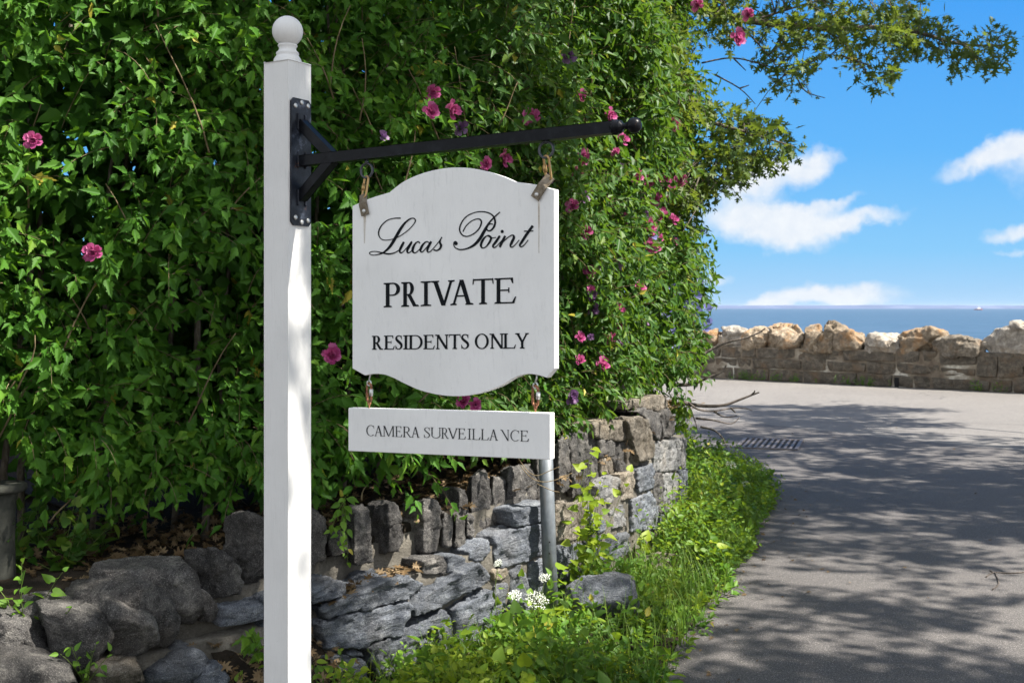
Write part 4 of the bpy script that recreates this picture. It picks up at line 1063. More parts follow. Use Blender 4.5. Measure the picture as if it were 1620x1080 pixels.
def textline(ink, chars, x0z, x1z, t0, t1, b0, b1, org, sc, ux0, ux1):
    """chars placed by measured x ranges; top and base lines interpolated"""
    for ch, a_, b_ in chars:
        global STEM, SER
        bs_, be_ = STEM, SER; H_ = abs((b0 + b1) / 2 - (t0 + t1) / 2)
        for it in range(3):
            w_, polys = glyph(ch)
            xs = [p[0] for pl in polys for p in pl]; mn, mx_ = min(xs), max(xs)
            k_ = (b_ - a_) / ((mx_ - mn) * H_)
            if ch == 'I': STEM = bs_; SER = ((b_ - a_) / H_ - bs_) / 2; continue
            if it < 2: STEM, SER = bs_ / k_, be_ / k_
        STEM, SER = bs_, be_
        for pl in polys:
            o_ = []
            for (u, v_) in pl:
                X = a_ + (b_ - a_) * (u - mn) / (mx_ - mn); f = (X - x0z) / (x1z - x0z)
                Yt = t0 + (t1 - t0) * f; Yb = b0 + (b1 - b0) * f
                o_.append((org[0] + X / sc, org[1] + (Yb + (Yt - Yb) * v_) / sc))
            ink.poly(o_)
STEM, HAIR, SER = .150, .058, .085
ink = Ink()
textline(ink, [('P', 105, 268), ('R', 278, 452), ('I', 470, 574), ('V', 572, 806), ('A', 762, 990), ('T', 980, 1190), ('E', 1197, 1412)], 105, 1412, 172, 117, 413, 371, (590, 420), 6.23, 0, 0)
STEM, HAIR, SER = .165, .07, .08
textline(ink, [('R', -10, 100), ('E', 108, 214), ('S', 219, 292), ('I', 298, 350), ('D', 350, 490), ('E', 497, 610), ('N', 612, 745), ('T', 748, 865), ('S', 868, 948),
               ('O', 1003, 1142), ('N', 1148, 1290), ('L', 1283, 1410), ('Y', 1400, 1537)], -10, 1537, 692, 664, 829, 816, (590, 420), 6.23, 0, 0)
ink.build('lettering', M['letter'], sign)
STEM, HAIR, SER = .105, .04, .07
ink = Ink()
textline(ink, [('C', 105, 170), ('A', 175, 246), ('M', 248, 346), ('E', 352, 412), ('R', 418, 492), ('A', 490, 561), ('S', 598, 648), ('U', 655, 742), ('R', 746, 810), ('V', 800, 887), ('E', 889, 955),
               ('I', 970, 1002), ('L', 1010, 1080), ('L', 1085, 1152), ('A', 1156, 1230), ('n', 1250, 1325), ('C', 1336, 1408), ('E', 1422, 1494)], 105, 1494, 66, 113, 156, 206, (560, 660), 5.4, 0, 0)
ink.build('lettering', M['letter2'], sign2)
ink = Ink()
def scr(pts):  # (x,y,w) in zoom space
    ink.ribbon([(570 + x / 5.4, 320 + y / 5.4) for x, y, _ in pts], [w_ / 5.4 for _, _, w_ in pts])
h = 9
scr([(345, 136, 12), (290, 137, h), (230, 155, h), (180, 200, 11), (156, 255, 12), (166, 300, h), (200, 322, 8), (262, 318, 8), (330, 293, 8), (400, 245, 8), (450, 195, 8), (470, 158, 10), (458, 138, 10), (425, 142, 12), (380, 178, 18),
     (340, 233, 24), (300, 303, 26), (260, 368, 24), (222, 410, 18), (180, 438, 12), (130, 450, 8), (97, 450, 8), (78, 437, 8), (92, 423, 8), (130, 420, 8), (180, 430, 12), (240, 441, 14), (290, 432, 11), (330, 408, 8), (362, 370, 8)])
scr([(372, 338, 18), (350, 380, 22), (336, 412, 18), (345, 433, 12), (368, 420, 8), (405, 378, 8), (438, 338, 16), (415, 380, 22), (400, 412, 18), (408, 432, 12), (432, 420, 8), (460, 385, 8)])
scr([(508, 350, 14), (495, 336, 10), (470, 352, 14), (450, 390, 22), (448, 420, 18), (468, 432, 10), (500, 408, 8), (524, 378, 8)])
scr([(590, 348, 8), (568, 336, 10), (540, 355, 16), (518, 392, 22), (514, 416, 16), (530, 424, 10), (560, 392, 8), (596, 345, 8)])
scr([(606, 334, 18), (585, 372, 22), (572, 408, 18), (580, 426, 12), (602, 416, 8), (640, 375, 8), (672, 335, 8), (697, 298, 12)])
scr([(686, 318, 10), (680, 345, 16), (690, 368, 20), (680, 395, 16), (652, 412, 12), (625, 405, 14)])
scr([(876, 252, 10), (900, 207, h), (940, 167, h), (985, 145, h), (1022, 146, 12), (1034, 175, 14), (1014, 225, 12), (970, 268, 11), (915, 291, 10), (872, 280, 12), (849, 240, 13), (857, 190, 12), (895, 132, 10), (955, 95, 9), (1030, 80, 10),
     (1098, 92, 12), (1138, 122, 14), (1152, 168, 17), (1140, 212, 18), (1110, 243, 14), (1082, 236, 12), (1084, 206, 12), (1108, 186, 10), (1134, 188, 9)])
scr([(1193, 84, 10), (1140, 132, 12), (1098, 180, 17), (1062, 240, 25), (1022, 310, 27), (972, 364, 22), (910, 396, 14), (850, 404, 12), (808, 385, 10), (799, 355, 12), (812, 343, 26), (828, 352, 10)])
scr([(1100, 285, 8), (1072, 292, 12), (1045, 325, 20), (1030, 365, 20), (1042, 390, 12), (1070, 382, 10), (1103, 342, 18), (1117, 305, 18), (1102, 284, 10), (1088, 284, 8), (1118, 304, 8), (1160, 300, 8)])
scr([(1192, 286, 18), (1160, 335, 22), (1134, 370, 18), (1142, 387, 12), (1168, 372, 8), (1205, 330, 8)])
scr([(1238, 286, 18), (1215, 330, 22), (1190, 384, 18)])
scr([(1202, 358, 8), (1255, 305, 9), (1298, 281, 12), (1312, 300, 22), (1292, 345, 22), (1282, 372, 16), (1296, 384, 10), (1325, 360, 8), (1358, 322, 8)])
scr([(1474, 200, 22), (1425, 268, 24), (1378, 340, 22), (1362, 368, 16), (1376, 380, 12), (1402, 362, 8), (1434, 322, 8)])
ink.poly([(570 + (x) / 5.4, 320 + y / 5.4) for x, y in [(1398, 242), (1478, 240), (1478, 250), (1398, 252)]])
for cx_, cy_, r_ in [(1212, 250, 14), (818, 352, 15)]:
    ink.poly([(570 + (cx_ + r_ * math.cos(k * .524)) / 5.4, 320 + (cy_ + r_ * 1.05 * math.sin(k * .524)) / 5.4) for k in range(12)])
ink.build('script_lettering', M['letter'], sign)
# stains and chips on the board
ink = Ink(); ink.poly([(851, 318), (854, 318), (853, 400), (852, 400)], .0006); ink.poly([(575, 341), (579, 341), (577, 385), (576, 385)], .0006); ink.build('rust_stain', M['stain'], sign)
# straps, shackles
def strap_set(pxs, pys, pxt, pyt, ring_px, ring_c_py, par):
    """bent flat strap from bolt on the face up to the quick link, link, ring under the arm"""
    a = B(pxs, pys, .003); b_ = B(pxt, pyt, .003); up = (b_ - a).normalized(); side = up.cross(nB).normalized()
    L_ = (b_ - a).length
    pts = []
    for (t, o) in ((-.011, 0), (L_ * .55, 0), (L_ * .75, -.006), (L_ + .008, -.013)):
        pts.append(a + up * t + nB * o)
    V_ = []; F_ = []
    for p in pts:
        for sx, ho in ((-1, 0), (1, 0), (1, .0028), (-1, .0028)): V_.append(p + side * .0125 * sx + nB * ho)
    for i in range(len(pts) - 1):
        for k in range(4): k2 = (k + 1) % 4; F_.append((i * 4 + k, i * 4 + k2, i * 4 + 4 + k2, i * 4 + 4 + k))
    F_.append((0, 1, 2, 3)); n4 = (len(pts) - 1) * 4; F_.append((n4 + 3, n4 + 2, n4 + 1, n4))
    st = part('hanger_strap', V_, F_, M['strap'], par)
    lathe('bolt', a + nB * .0028, [(.0055, 0), (.0052, .0025), (.003, .004), (.0005, .0045)], M['zinc'], st, nB, 12)
    ap = arm_pt(ring_px); rb = Vector((ap.x, ap.y, 0)) + UPV * zat(ring_c_py, ap.y)
    Tubes().add(ring(rb, .0195, 0, adir, UPV), .0034, 8, cap=False).build('ring', M['ring'], par)
    Tubes().add([ap - UPV * .010, ap - UPV * .022, rb + UPV * .019], .0045, 8).build('eye_bolt', M['ring'], par)
    t1 = rb - UPV * .0195; t0 = b_ - nB * .011 + UPV * .002
    c = (t0 + t1) / 2; ax = (t1 - t0); ll = ax.length / 2 + .005; ax.normalize(); sd_ = (ax.cross(nB) + nB * .3).normalized()
    pl = [c + ax * (ll * (1 if s_ > 0 else -1) * 0 + ax_) + sd_ * sx for ax_, sx in oval(ll, .0085)]
    lk = Tubes().add(pl, .0031, 8, cap=False).build('quick_link', M['brass'], par)
    Tubes().add([c - sd_ * .0085 - ax * .009, c - sd_ * .0085 + ax * .009], .0055, 6).build('link_nut', M['brass'], lk)
def oval(l, w_, n=8):
    o_ = []
    for k in range(n + 1): a_ = math.pi * k / n; o_.append((l - w_ + w_ * math.sin(a_), w_ * math.cos(a_)))
    for k in range(n + 1): a_ = math.pi * k / n; o_.append((-(l - w_) - w_ * math.sin(a_), -w_ * math.cos(a_)))
    o_.append(o_[0]); return o_
s_ = 1
strap_set(577, 334, 572, 311, 580, 270, sign)
strap_set(850, 308, 865, 283, 864, 237, sign)
def low_link(px, ytop, ymid0, ymid1, ybot, par):
    c0 = B(px, ymid0, -.012); c1 = B(px, ymid1, -.012); c = (c0 + c1) / 2; ll = (c0 - c1).length / 2
    e1 = B(px + 2, ytop, -.012)
    Tubes().add([e1 + UPV * .01, e1, c0 + UPV * .012]+[c0 + UPV * .004 + dB * (.006 * math.sin(a_)) + UPV * .007 * math.cos(a_) for a_ in np.linspace(0, 5.6, 10)], .0022, 6).build('screw_eye', M['zinc'], par)
    sd_ = (dB * .9 + nB * .3).normalized()
    lk = Tubes().add([c + UPV * a_ + sd_ * b_ for a_, b_ in oval(ll + .003, .0095)], .0032, 8, cap=False).build('quick_link', M['rustlink'], par)
    Tubes().add([c + sd_ * .0095 - UPV * .008, c + sd_ * .0095 + UPV * .010], .0055, 6).build('link_nut', M['zinc'], lk)
    e2 = B(px, ybot, -.012)
    Tubes().add([e2 - UPV * .012, e2 + UPV * .002] + [c1 + nB * (.006 * math.sin(a_)) - UPV * (.004 + .007 * math.cos(a_)) for a_ in np.linspace(0, 5.8, 10)], .0022, 6).build('screw_eye', M['rustlink'], par)
low_link(584, 592, 608, 634, 645, sign2)
low_link(847, 598, 612, 640, 653, sign2)

# steel pole standing behind the boards
pb = G(873, 988, 0); ptop = P(861, 660, pb.y + .02)
pole = thing('steel_pole', pb, 'plain galvanised steel pole leaning slightly at the foot of the wall behind the signs', 'pole')
axp = (ptop - pb).normalized()
o = Tubes().add([pb - axp * .1, ptop], .0365, 32).build('pipe', M['galv'], pole)
Tubes().add([ptop, ptop + axp * .006, ptop + axp * .012], [.039, .039, .032], 32).build('cap', M['galv'], pole)
for py in (857, 875):
    c = P(869.5, py, pb.y - .0365) ; Tubes().add([c + Vector((0, .004, 0)), c - Vector((0, .0015, 0))], .004, 10).build('bolt_hole', M['void'], pole)  # black discs, no cut: shade inside the holes as colour

# ------------------------------------------------------------------ sea wall
seaw = thing('sea_wall', swp(5), 'low brown stone sea wall with pale boulders along its top at the edge of the water', 'wall')
T0_, T1_ = -14, 26; ZM = .75
vv = []; ff = []
br = random.Random(4)
core_bm = bmesh.new()
pts0 = [swp(T0_, .0), swp(T1_, .0), swp(T1_, -.55), swp(T0_, -.55)]
vs_ = [core_bm.verts.new(Vector((p.x, p.y, 0))) for p in pts0] + [core_bm.verts.new(Vector((p.x, p.y, ZM - .02))) for p in pts0]
for f in ((0, 1, 5, 4), (1, 2, 6, 5), (2, 3, 7, 6), (3, 0, 4, 7), (4, 5, 6, 7)): core_bm.faces.new([vs_[i] for i in f])
part_bm('mortar', core_bm, M['seamortar'], seaw)
bmk = bmesh.new()
z = 0.0
for row, hgt in enumerate((.27, .22, .26)):
    t = T0_ + br.random() * .3
    while t < T1_:
        L_ = br.uniform(.35, 1.0) * br.choice((.8, 1, 1.35)); gp = br.choice((.01, .02, .035, .06)); zj = br.uniform(0, .03)
        p0, p1 = t, t + L_ - gp; wv = lambda q_, w_: .055 * noise.noise(Vector((q_ * .55, w_ * 5.0, 0))) + .02 * noise.noise(Vector((q_ * 2.1, w_ * 5.0, 4))); tm_ = (p0 + p1) / 2; z0 = z + (wv(tm_, row) if row else 0) + br.uniform(.0, .02) * (row > 0); z1 = z + hgt + (wv(tm_, row + 1) if row < 2 else 0) - br.choice((.0, .012, .02, .05))
        if row == 1 and br.random() < .16: z1 += .22
        ot = br.uniform(.0, .035); ot = br.uniform(.0, .035)
        q8 = []
        for off_, sh_ in ((ot + .01 * br.random(), .0), (-.1, 0)):
            for a_, zc in ((p0 + br.uniform(0, .03), z0), (p1 - br.uniform(0, .03), z0 + br.uniform(0, .02)), (p1, z1 - br.uniform(0, .03)), (p0, z1)): q8.append(swp(a_, off_, zc))
        bb = bmesh.new(); vq = [bb.verts.new(p) for p in q8]
        for f in ((0, 1, 2, 3), (7, 6, 5, 4), (0, 4, 5, 1), (1, 5, 6, 2), (2, 6, 7, 3), (3, 7, 4, 0)): bb.faces.new([vq[i] for i in f])
        bmesh.ops.recalc_face_normals(bb, faces=bb.faces)
        bmesh.ops.bevel(bb, geom=bb.edges[:], offset=.022, segments=2, affect='EDGES', profile=.6)
        bmesh.ops.triangulate(bb, faces=bb.faces); bmesh.ops.subdivide_edges(bb, edges=bb.edges[:], cuts=2, use_grid_fill=True)
        for v in bb.verts: v.co += sn * (.055 * noise.noise(v.co * 5)) + UPV * (.022 * noise.noise(v.co * 3.1 + Vector((9, 0, 0)))) + sdv * (.03 * noise.noise(v.co * 4.1 + Vector((0, 9, 0))))
        mm = bpy.data.meshes.new('t'); bb.to_mesh(mm); bb.free(); bmk.from_mesh(mm); bpy.data.meshes.remove(mm)
        t += L_
    z += hgt
part_bm('masonry', bmk, M['block'], seaw, smooth=True)
def sea_t(px):
    u = (px - CX) / F; return (u * SW0.y - SW0.x) / (sdv.x - u * sdv.y)
def zq(x, y): return 1060 + x / 2.893, 440 + y / 2.893
caps = [(60, 140, 240, 300, 'cap'), (130, 215, 225, 300, 'cap'), (205, 345, 222, 300, 'cappale'), (325, 450, 215, 302, 'cap'), (435, 605, 207, 306, 'cap'), (592, 690, 196, 318, 'cap'), (672, 772, 200, 316, 'cap'),
        (738, 880, 238, 322, 'cap'), (868, 1055, 240, 332, 'cappale'), (1030, 1275, 230, 342, 'cap'), (1185, 1425, 258, 352, 'block'), (1412, 1760, 204, 360, 'cappale'), (1740, 1990, 225, 372, 'cap'), (1980, 2300, 215, 380, 'cap')]
for i, (x0, x1, yt, yb, mt) in enumerate(caps):
    pa, pb_ = zq(x0, yt), zq(x1, yb); t0, t1 = sea_t(pa[0]), sea_t(pb_[0]); tm = (t0 + t1) / 2; pm = swp(tm, 0)
    zt = EYE + (CY - pa[1]) / F * pm.y; z0 = ZM - .13
    br2 = random.Random(40 + i); pts = []
    back = .0 if x0 != 1185 else .12
    for k in range(26):
        a_ = br2.uniform(-1, 1); b_ = br2.uniform(-1, 1); c_ = br2.uniform(-1, 1); m_ = max(abs(a_), abs(b_), abs(c_)); a_, b_, c_ = a_ / m_, b_ / m_, c_ / m_
        top_in = 1 - .22 * max(0, c_) - .1 * br2.random()
        off_ = -.24 - back + b_ * .34 * top_in
        if back: off_ = -.2 + b_ * .34
        pts.append(swp(tm + a_ * (t1 - t0) / 2 * top_in * 1.14, off_, z0 + (zt - z0) * (c_ + 1) / 2 * (1 - .12 * a_ * a_ * (i % 2))))
    m2 = rockify(hull_bm(pts, 6), .026, .05, 1.9, 60 + i, 1.2)
    add_rock('cap_boulder', m2, M[mt], seaw)
# drain slot: flat black patch painted for its shaded inside
part_bm('drain_slot', obox(swp(sea_t(1420), .046, .10), sdv, sn, UPV, .045, .004, .10), M['void'], seaw)

# boat far out
bt = thing('motor_boat', P(1548, 488.2, 1300) * 1, 'tiny white boat far out on the water near the horizon', 'boat')
bp = Vector((bt.location.x, 1300, -1.5)); bt.location = bp
def hullmesh(c, L_, H_, Wd):
    sec = []
    for t in np.linspace(0, 1, 9):
        wd = Wd * (1 - max(0, (t - .55) / .45) ** 2) ; z1 = H_ * (1 + .35 * t * t)
        sec.append([(c.x + (t - .5) * L_, c.y - wd, c.z + z1), (c.x + (t - .5) * L_, c.y - wd * .6, c.z - .1), (c.x + (t - .5) * L_, c.y + wd * .6, c.z - .1), (c.x + (t - .5) * L_, c.y + wd, c.z + z1)])
    V_ = [p for s_ in sec for p in s_]; F_ = [(i * 4 + k, i * 4 + (k + 1) % 4, i * 4 + 4 + (k + 1) % 4, i * 4 + 4 + k) for i in range(8) for k in range(4)]; F_ += [(0, 1, 2, 3), (35, 34, 33, 32)]
    return V_, F_
V_, F_ = hullmesh(bp, 9, 1.0, 1.5); part('hull', V_, F_, M['bred'], bt)
part_bm('cabin', obox(bp + Vector((.3, 0, 1.9)), Vector((1, 0, 0)), Vector((0, 1, 0)), UPV, 1.7, 1.0, .9, .15), M['bwhite'], bt)
Tubes().add([bp + Vector((.3, 0, 2.5)), bp + Vector((.3, 0, 4.6))], .08, 6).build('mast', M['bwhite'], bt)

# drain grate in the road
gc = G(1218, 702, .01); grate = thing('drain_grate', gc, 'rusty slotted iron storm drain grate set in the asphalt', 'drain grate')
ax_ = Vector((.95, -.31, 0)).normalized(); ay_ = Vector((.31, .95, 0)).normalized()
part_bm('pit', obox(gc + UPV * -.003, ax_, ay_, UPV, .33, .46, .003), M['void'], grate)  # black sheet on the surface stands for the shade in the pit
for sx in (-1, 1): part_bm('frame', obox(gc + ax_ * .33 * sx + UPV * .004, ax_, ay_, UPV, .02, .48, .008, .002), M['grate'], grate)
for sx in (-1, 1): part_bm('frame', obox(gc + ay_ * .47 * sx + UPV * .004, ax_, ay_, UPV, .31, .02, .0075, .002), M['grate'], grate)
for k in range(9): part_bm('bar', obox(gc + ax_ * (-.264 + k * .066) + UPV * .003, ax_, ay_, UPV, .014, .45, .006, .002), M['grate'], grate)

# pedestal at the left edge
pc = Vector(((2 - CX) / F * 4.5, 4.5, terr_z(-2.2, 4.9) - .10))
ped = thing('stone_pedestal', pc, 'weathered round topped concrete garden pedestal at the left edge under the hedge', 'pedestal')
zt = zat(764, 4.5)
hz = zt - pc.z
lathe('column', pc, [(.075, 0), (.07, .05), (.055, .09), (.05, hz * .5), (.055, hz - .07), (.065, hz - .036)], M['concrete'], ped, seg=32)
lathe('top_slab', pc + UPV * (hz - .036), [(.078, 0), (.092, .006), (.096, .016), (.094, .030), (.086, .036), (.02, .033)], M['concrete'], ped, seg=36)

# ------------------------------------------------------------------ loose rocks in the weeds
def loose(name, pts, label, mat, seed, vox=.012, amp=.015):
    c = sum(pts, Vector()) / len(pts); c.z = 0
    m2 = rockify(hull_bm(pts, 8), vox, amp * .4, 13, seed, 1.0)
    me = m2; me.transform(Matrix.Translation(-c)); me.materials.clear(); me.polygons.foreach_set('use_smooth', [True] * len(me.polygons)); me.name = name
    o = link_mesh(name, me, M[mat]); o.location = c; return tag(o, label, 'rock', 'loose rocks in the weeds')
Yr = 5.75
loose('fieldstone', [P(888, 985, Yr), P(892, 930, Yr + .05), P(925, 908, Yr + .05), P(985, 902, Yr), P(1003, 905, Yr), P(1012, 945, Yr - .02), P(1005, 985, Yr), P(895, 985, Yr + .3), P(900, 935, Yr + .35), P(1000, 915, Yr + .3), P(1008, 980, Yr + .3), P(930, 960, Yr - .12), P(980, 950, Yr - .12)],
      'large grey lichen spotted rock leaning in the weeds just right of the steel pole', 'slab', 301)
Yr = 6.9
loose('fieldstone', [P(1003, 905, Yr), P(1008, 882, Yr), P(1040, 872, Yr + .05), P(1075, 878, Yr), P(1082, 900, Yr), P(1005, 905, Yr + .3), P(1040, 875, Yr + .3), P(1080, 895, Yr + .3), P(1040, 905, Yr - .1)],
      'smaller brown rounded rock half buried in the weeds behind the dark rock', 'warm', 302)

# ------------------------------------------------------------------ ground cover on the verge
vin = []
W2 = catmull(W, 6)
def wall_x(y):  # wall face x at given y
    return float(np.interp(y, [p[1] for p in W2], [p[0] for p in W2]))
def road_x(y): return float(np.interp(y, [p[1] for p in rp], [p[0] for p in rp]))
GL = Leaves(); GT = Tubes(); g2 = Leaves(); GS = Leaves()
cnt = 0
while cnt < 3500:
    y = rng.uniform(3.7, 11.6)
    xw = wall_x(y) + .04 if y < 8.4 else max(.8, 1.28 - (y - 8.4) * .5); xr = road_x(y)
    if xr <= xw: continue
    x = rng.uniform(xw, xr + .06) 
    if rng.random() > (xr - xw + .1) / 1.9: continue
    e = min(1, (xr - x) / .25); pat = noise.noise(Vector((x * 2.2, y * 2.2, 1)))
    cnt += 1
    if y < 5.2 and x > -.6 and pat < -.1 and rng.random() < .5: continue
    inr = (x - .55) ** 2 / .16 + (y - 5.35) ** 2 / .25 < 1 or (x - .86) ** 2 / .10 + (y - 6.35) ** 2 / .40 < 1
    if inr and rng.random() < .5: continue
    hgt = (.07 + .15 * max(.15, e) + .07 * pat) * rng.uniform(.6, 1.3)
    if y > 7: hgt *= 1.25
    if inr: hgt *= .45
    if x < .15 and y < 5.6: hgt *= .55
    tone = np.clip(.42 + .75 * noise.noise(Vector((x * 1.4, y * 1.4, 6))), .05, .95)
    d = np.array((rng.normal() * .35 + .15, rng.normal() * .35 - .1, 1.0)); n_ = int(rng.integers(6, 12))
    spray(GL if pat > -.12 else g2, GT, (x, y, 0), d, max(hgt, .05) * 1.25, n_, rng.uniform(.036, .072) , np.array((.1, -.3, .3)), float(tone), droop=.25, twr=.0018, updown=-.05, up=1.1)
BL = Leaves()
for k in range(620):
    y = rng.uniform(3.9, 10.8); xw = wall_x(y) + .05 if y < 8.4 else 1.1; xr = road_x(y); x = rng.uniform(xw, xr - .05)
    if x < .15 and y < 5.4 and rng.random() < .6: continue
    if (x - .55) ** 2 / .16 + (y - 5.35) ** 2 / .25 < 1 or (x - .86) ** 2 / .10 + (y - 6.35) ** 2 / .40 < 1: continue
    spray(BL, None, (x, y, .02), (rng.normal() * .4, rng.normal() * .4 - .1, 1), rng.uniform(.10, .30), 6, rng.uniform(.045, .09), np.array((.1, -.4, .3)), rng.uniform(.3, .9), droop=.3, updown=.05, up=1.0)
bl_ = BL.build('broad_weeds', 'heart', M['weed']); tag(bl_, 'broad leaved weeds standing above the finer growth on the verge', 'weeds', None, 'stuff')
vc_ = GL.build('ground_cover', 'ovate', M['weed']); tag(vc_, 'low leafy green weeds filling the strip between wall and road', 'weeds', None, 'stuff')
vc2 = g2.build('ground_cover', 'small', M['weed2']); tag(vc2, 'fine leaved bright weeds mixed along the road edge', 'weeds', None, 'stuff')
st_ = GT.build('weed_stems', M['gstem']); st_.parent = vc_
# grass blades
def blades(name, n, ysel, fn, mat, parent=None, rngen=rng):
    V_ = []; lo = []; rr = []
    K_ = 0
    while K_ < n:
        r_ = fn()
        if r_ is None: continue
        x, y, z0, hgt, wd = r_; K_ += 1
        an = rngen.uniform(0, 6.28); lean = rngen.uniform(.15, .9) * hgt; dx, dy = math.cos(an), math.sin(an); sx, sy = -dy * wd, dx * wd; base = len(V_)
        for t in (0, .35, .7, 1):
            cx_ = x + dx * lean * t * t; cy_ = y + dy * lean * t * t; cz = z0 + hgt * (t - .25 * t * t * lean / hgt)
            ww = (1 - t) * .9 + .08
            V_.append((cx_ - sx * ww, cy_ - sy * ww, cz)); V_.append((cx_ + sx * ww, cy_ + sy * ww, cz))
        for k in range(3): lo += [base + 2 * k, base + 2 * k + 1, base + 2 * k + 3, base + 2 * k + 2]
        rr += [rngen.random()] * 8
    nf = n * 3
    return np_mesh(name, np.array(V_), np.array(lo), np.arange(nf) * 4, np.full(nf, 4), mat, parent, np.array(rr), True)
def gfn():
    y = rng.uniform(3.8, 11.0); xw = wall_x(y) + .05 if y < 8.4 else 1.1; xr = road_x(y)
    x = rng.uniform(xw, xr + .05)
    k = noise.noise(Vector((x * 1.6 + 9, y * 1.6, 1)))
    if k < -.05 and rng.random() < .8: return None
    return x, y, 0, rng.uniform(.12, .34) * (.8 if x < .1 and y < 5.4 else 1), rng.uniform(.0018, .0042)
tag(blades('grass', 3300, None, gfn, M['grass']), 'long thin grass blades growing through the verge weeds', 'grass', None, 'stuff')
# tufts at the sea wall foot
SL = Leaves()
for k in range(90):
    t = sea_t(random.Random(k).choice([1175, 1190, 1205, 1230, 1262, 1340, 1365, 1375, 1555, 1570])) + rng.normal() * .22
    p = swp(t, .08 + rng.random() * .12); spray(SL, None, (p.x, p.y, 0), (0, -.2, 1), rng.uniform(.08, .24), 8, .05, np.array((0, -1, .3)), .2, updown=0)
tag(SL.build('wall_foot_weeds', 'small', M['weed2']), 'scattered green weeds along the foot of the sea wall', 'weeds', None, 'stuff')
# leaf litter
LL = Leaves()
def lit(x, y, z, n, sp):
    for k in range(n):
        LL.add((x + rng.normal() * sp, y + rng.normal() * sp, z + abs(rng.normal()) * .012), rv() * np.array((1, 1, .25)), np.array((0, 0, 1)) + rv() * .45, rng.uniform(.025, .06), rng.random())
for k in range(420):
    s = rng.uniform(max(vis0 - .3, .3), HL - 2.4); p, n = hpoint(s); o_ = rng.uniform(-.75, .05); x, y = p + n * o_
    lit(x, y, terr_z(x, y) + .03, 8, .09)
for px in np.arange(494, 640, 5):
    p, n, d = wallhit(px, -.02); lit(p.x, p.y, lowtop(p.x, p.y) + .015, 7, .03)
for k in range(60):
    y = rng.uniform(4.2, 8.6); x = wall_x(y) + rng.uniform(.05, .3); lit(x, y, .02, 6, .06)
for k in range(170):
    y = rng.uniform(3.8, 12); x = road_x(y) + abs(rng.normal()) * .22; LL.add((x, y, .016), rv() * np.array((1, 1, .2)), np.array((0, 0, 1)) + rv() * .3, rng.uniform(.012, .04), rng.random())
for k in range(60): LL.add((rng.uniform(1, 6), rng.uniform(4.5, 18), .016), rv() * np.array((1, 1, .2)), np.array((0, 0, 1)) + rv() * .3, rng.uniform(.012, .04), rng.random())
litter = LL.build('leaf_litter', 'oak', M['litter']); tag(litter, 'brown dead leaf litter on the soil and ledge of the wall', 'leaf litter', None, 'stuff')
# litter filled hollow behind the post
vv = []; ff = []
for i, px in enumerate(np.linspace(336, 500, 12)):
    p, n, d = wallhit(px, 0)
    for k in range(7):
        t = k / 6; o_ = -.03 + .42 * t; z = (.30 + .02 * math.sin(i)) * (1 - t) ** 1.3 + .03 * noise.noise(Vector((px * .05, k * .7, 0)))
        q_ = p + n * o_; vv.append((q_.x, q_.y, z))
for i in range(11):
    for k in range(6): ff.append((i * 7 + k, i * 7 + 7 + k, i * 7 + 8 + k, i * 7 + 1 + k))
tag(part('soil_bank', vv, ff, M['soil'], smooth=True), kind='structure')
LL = Leaves()
for k in range(700):
    i = rng.integers(0, len(vv)); c = np.array(vv[i]) + rng.normal(size=3) * np.array((.04, .04, .004)); LL.add(c + np.array((0, 0, .012)), rv() * np.array((1, 1, .3)), np.array((.2, -.4, 1)) + rv() * .4, rng.uniform(.02, .055), rng.random())
tag(LL.build('fallen_leaves', 'oak', M['litter']), 'dry brown oak leaves drifted against the wall behind the white post', 'leaf litter', None, 'stuff')

# ------------------------------------------------------------------ individual plants
def plant(name, base, shoots, tname, mat, label, cat, size, group=None, nleaf=12, out=(0.1, -.7, .3), tone=.6, droop=.2, updown=.0, twr=.0025, up=.7):
    o = thing(name, base, label, cat, group); L = Leaves(); tb_ = Tubes()
    for d, ln in shoots:
        spray(L, tb_, tuple(base), d, ln, nleaf, size, np.array(out), tone, droop=droop, twr=twr, updown=updown, up=up)
    tb_.build('stem', M['gstem'], o); L.build('leaves', tname, mat, o); return o
def wp(px, py, off=.05): return W3(px, py, off)
b = wp(545, 790, -.06)
plant('leafy_weed', b, [((.05, -.3, .25), .10), ((-.1, -.5, -.5), .20), ((.1, -.6, -1), .26), ((.05, -.4, -.8), .22), ((-.2, -.5, -.3), .15)], 'ovate', M['weed2'], 'green trailing weed hanging over the coping stones right of the post', 'plant', .05, nleaf=9, droop=.9, updown=.4)
b = P(35, 985, 4.1)
plant('leafy_weed', Vector((b.x, b.y, .42)), [((rng.normal() * .9, -.3 + rng.normal() * .5, .8), .26) for _ in range(10)], 'heart', M['weed2'], 'broad leaved green weed in front of the boulders at the lower left edge', 'plant', .055, nleaf=9, droop=.3, up=1.0, tone=.5)
b = P(100, 900, 4.6)
plant('leafy_weed', Vector((b.x, b.y, terr_z(b.x, b.y))), [((rng.normal() * .6, -.2 + rng.normal() * .4, 1), rng.uniform(.2, .36)) for _ in range(9)], 'heart', M['hib2'], 'round leaved vine climbing in the shade behind the left boulders', 'plant', .07, nleaf=8, droop=.2, up=.7)
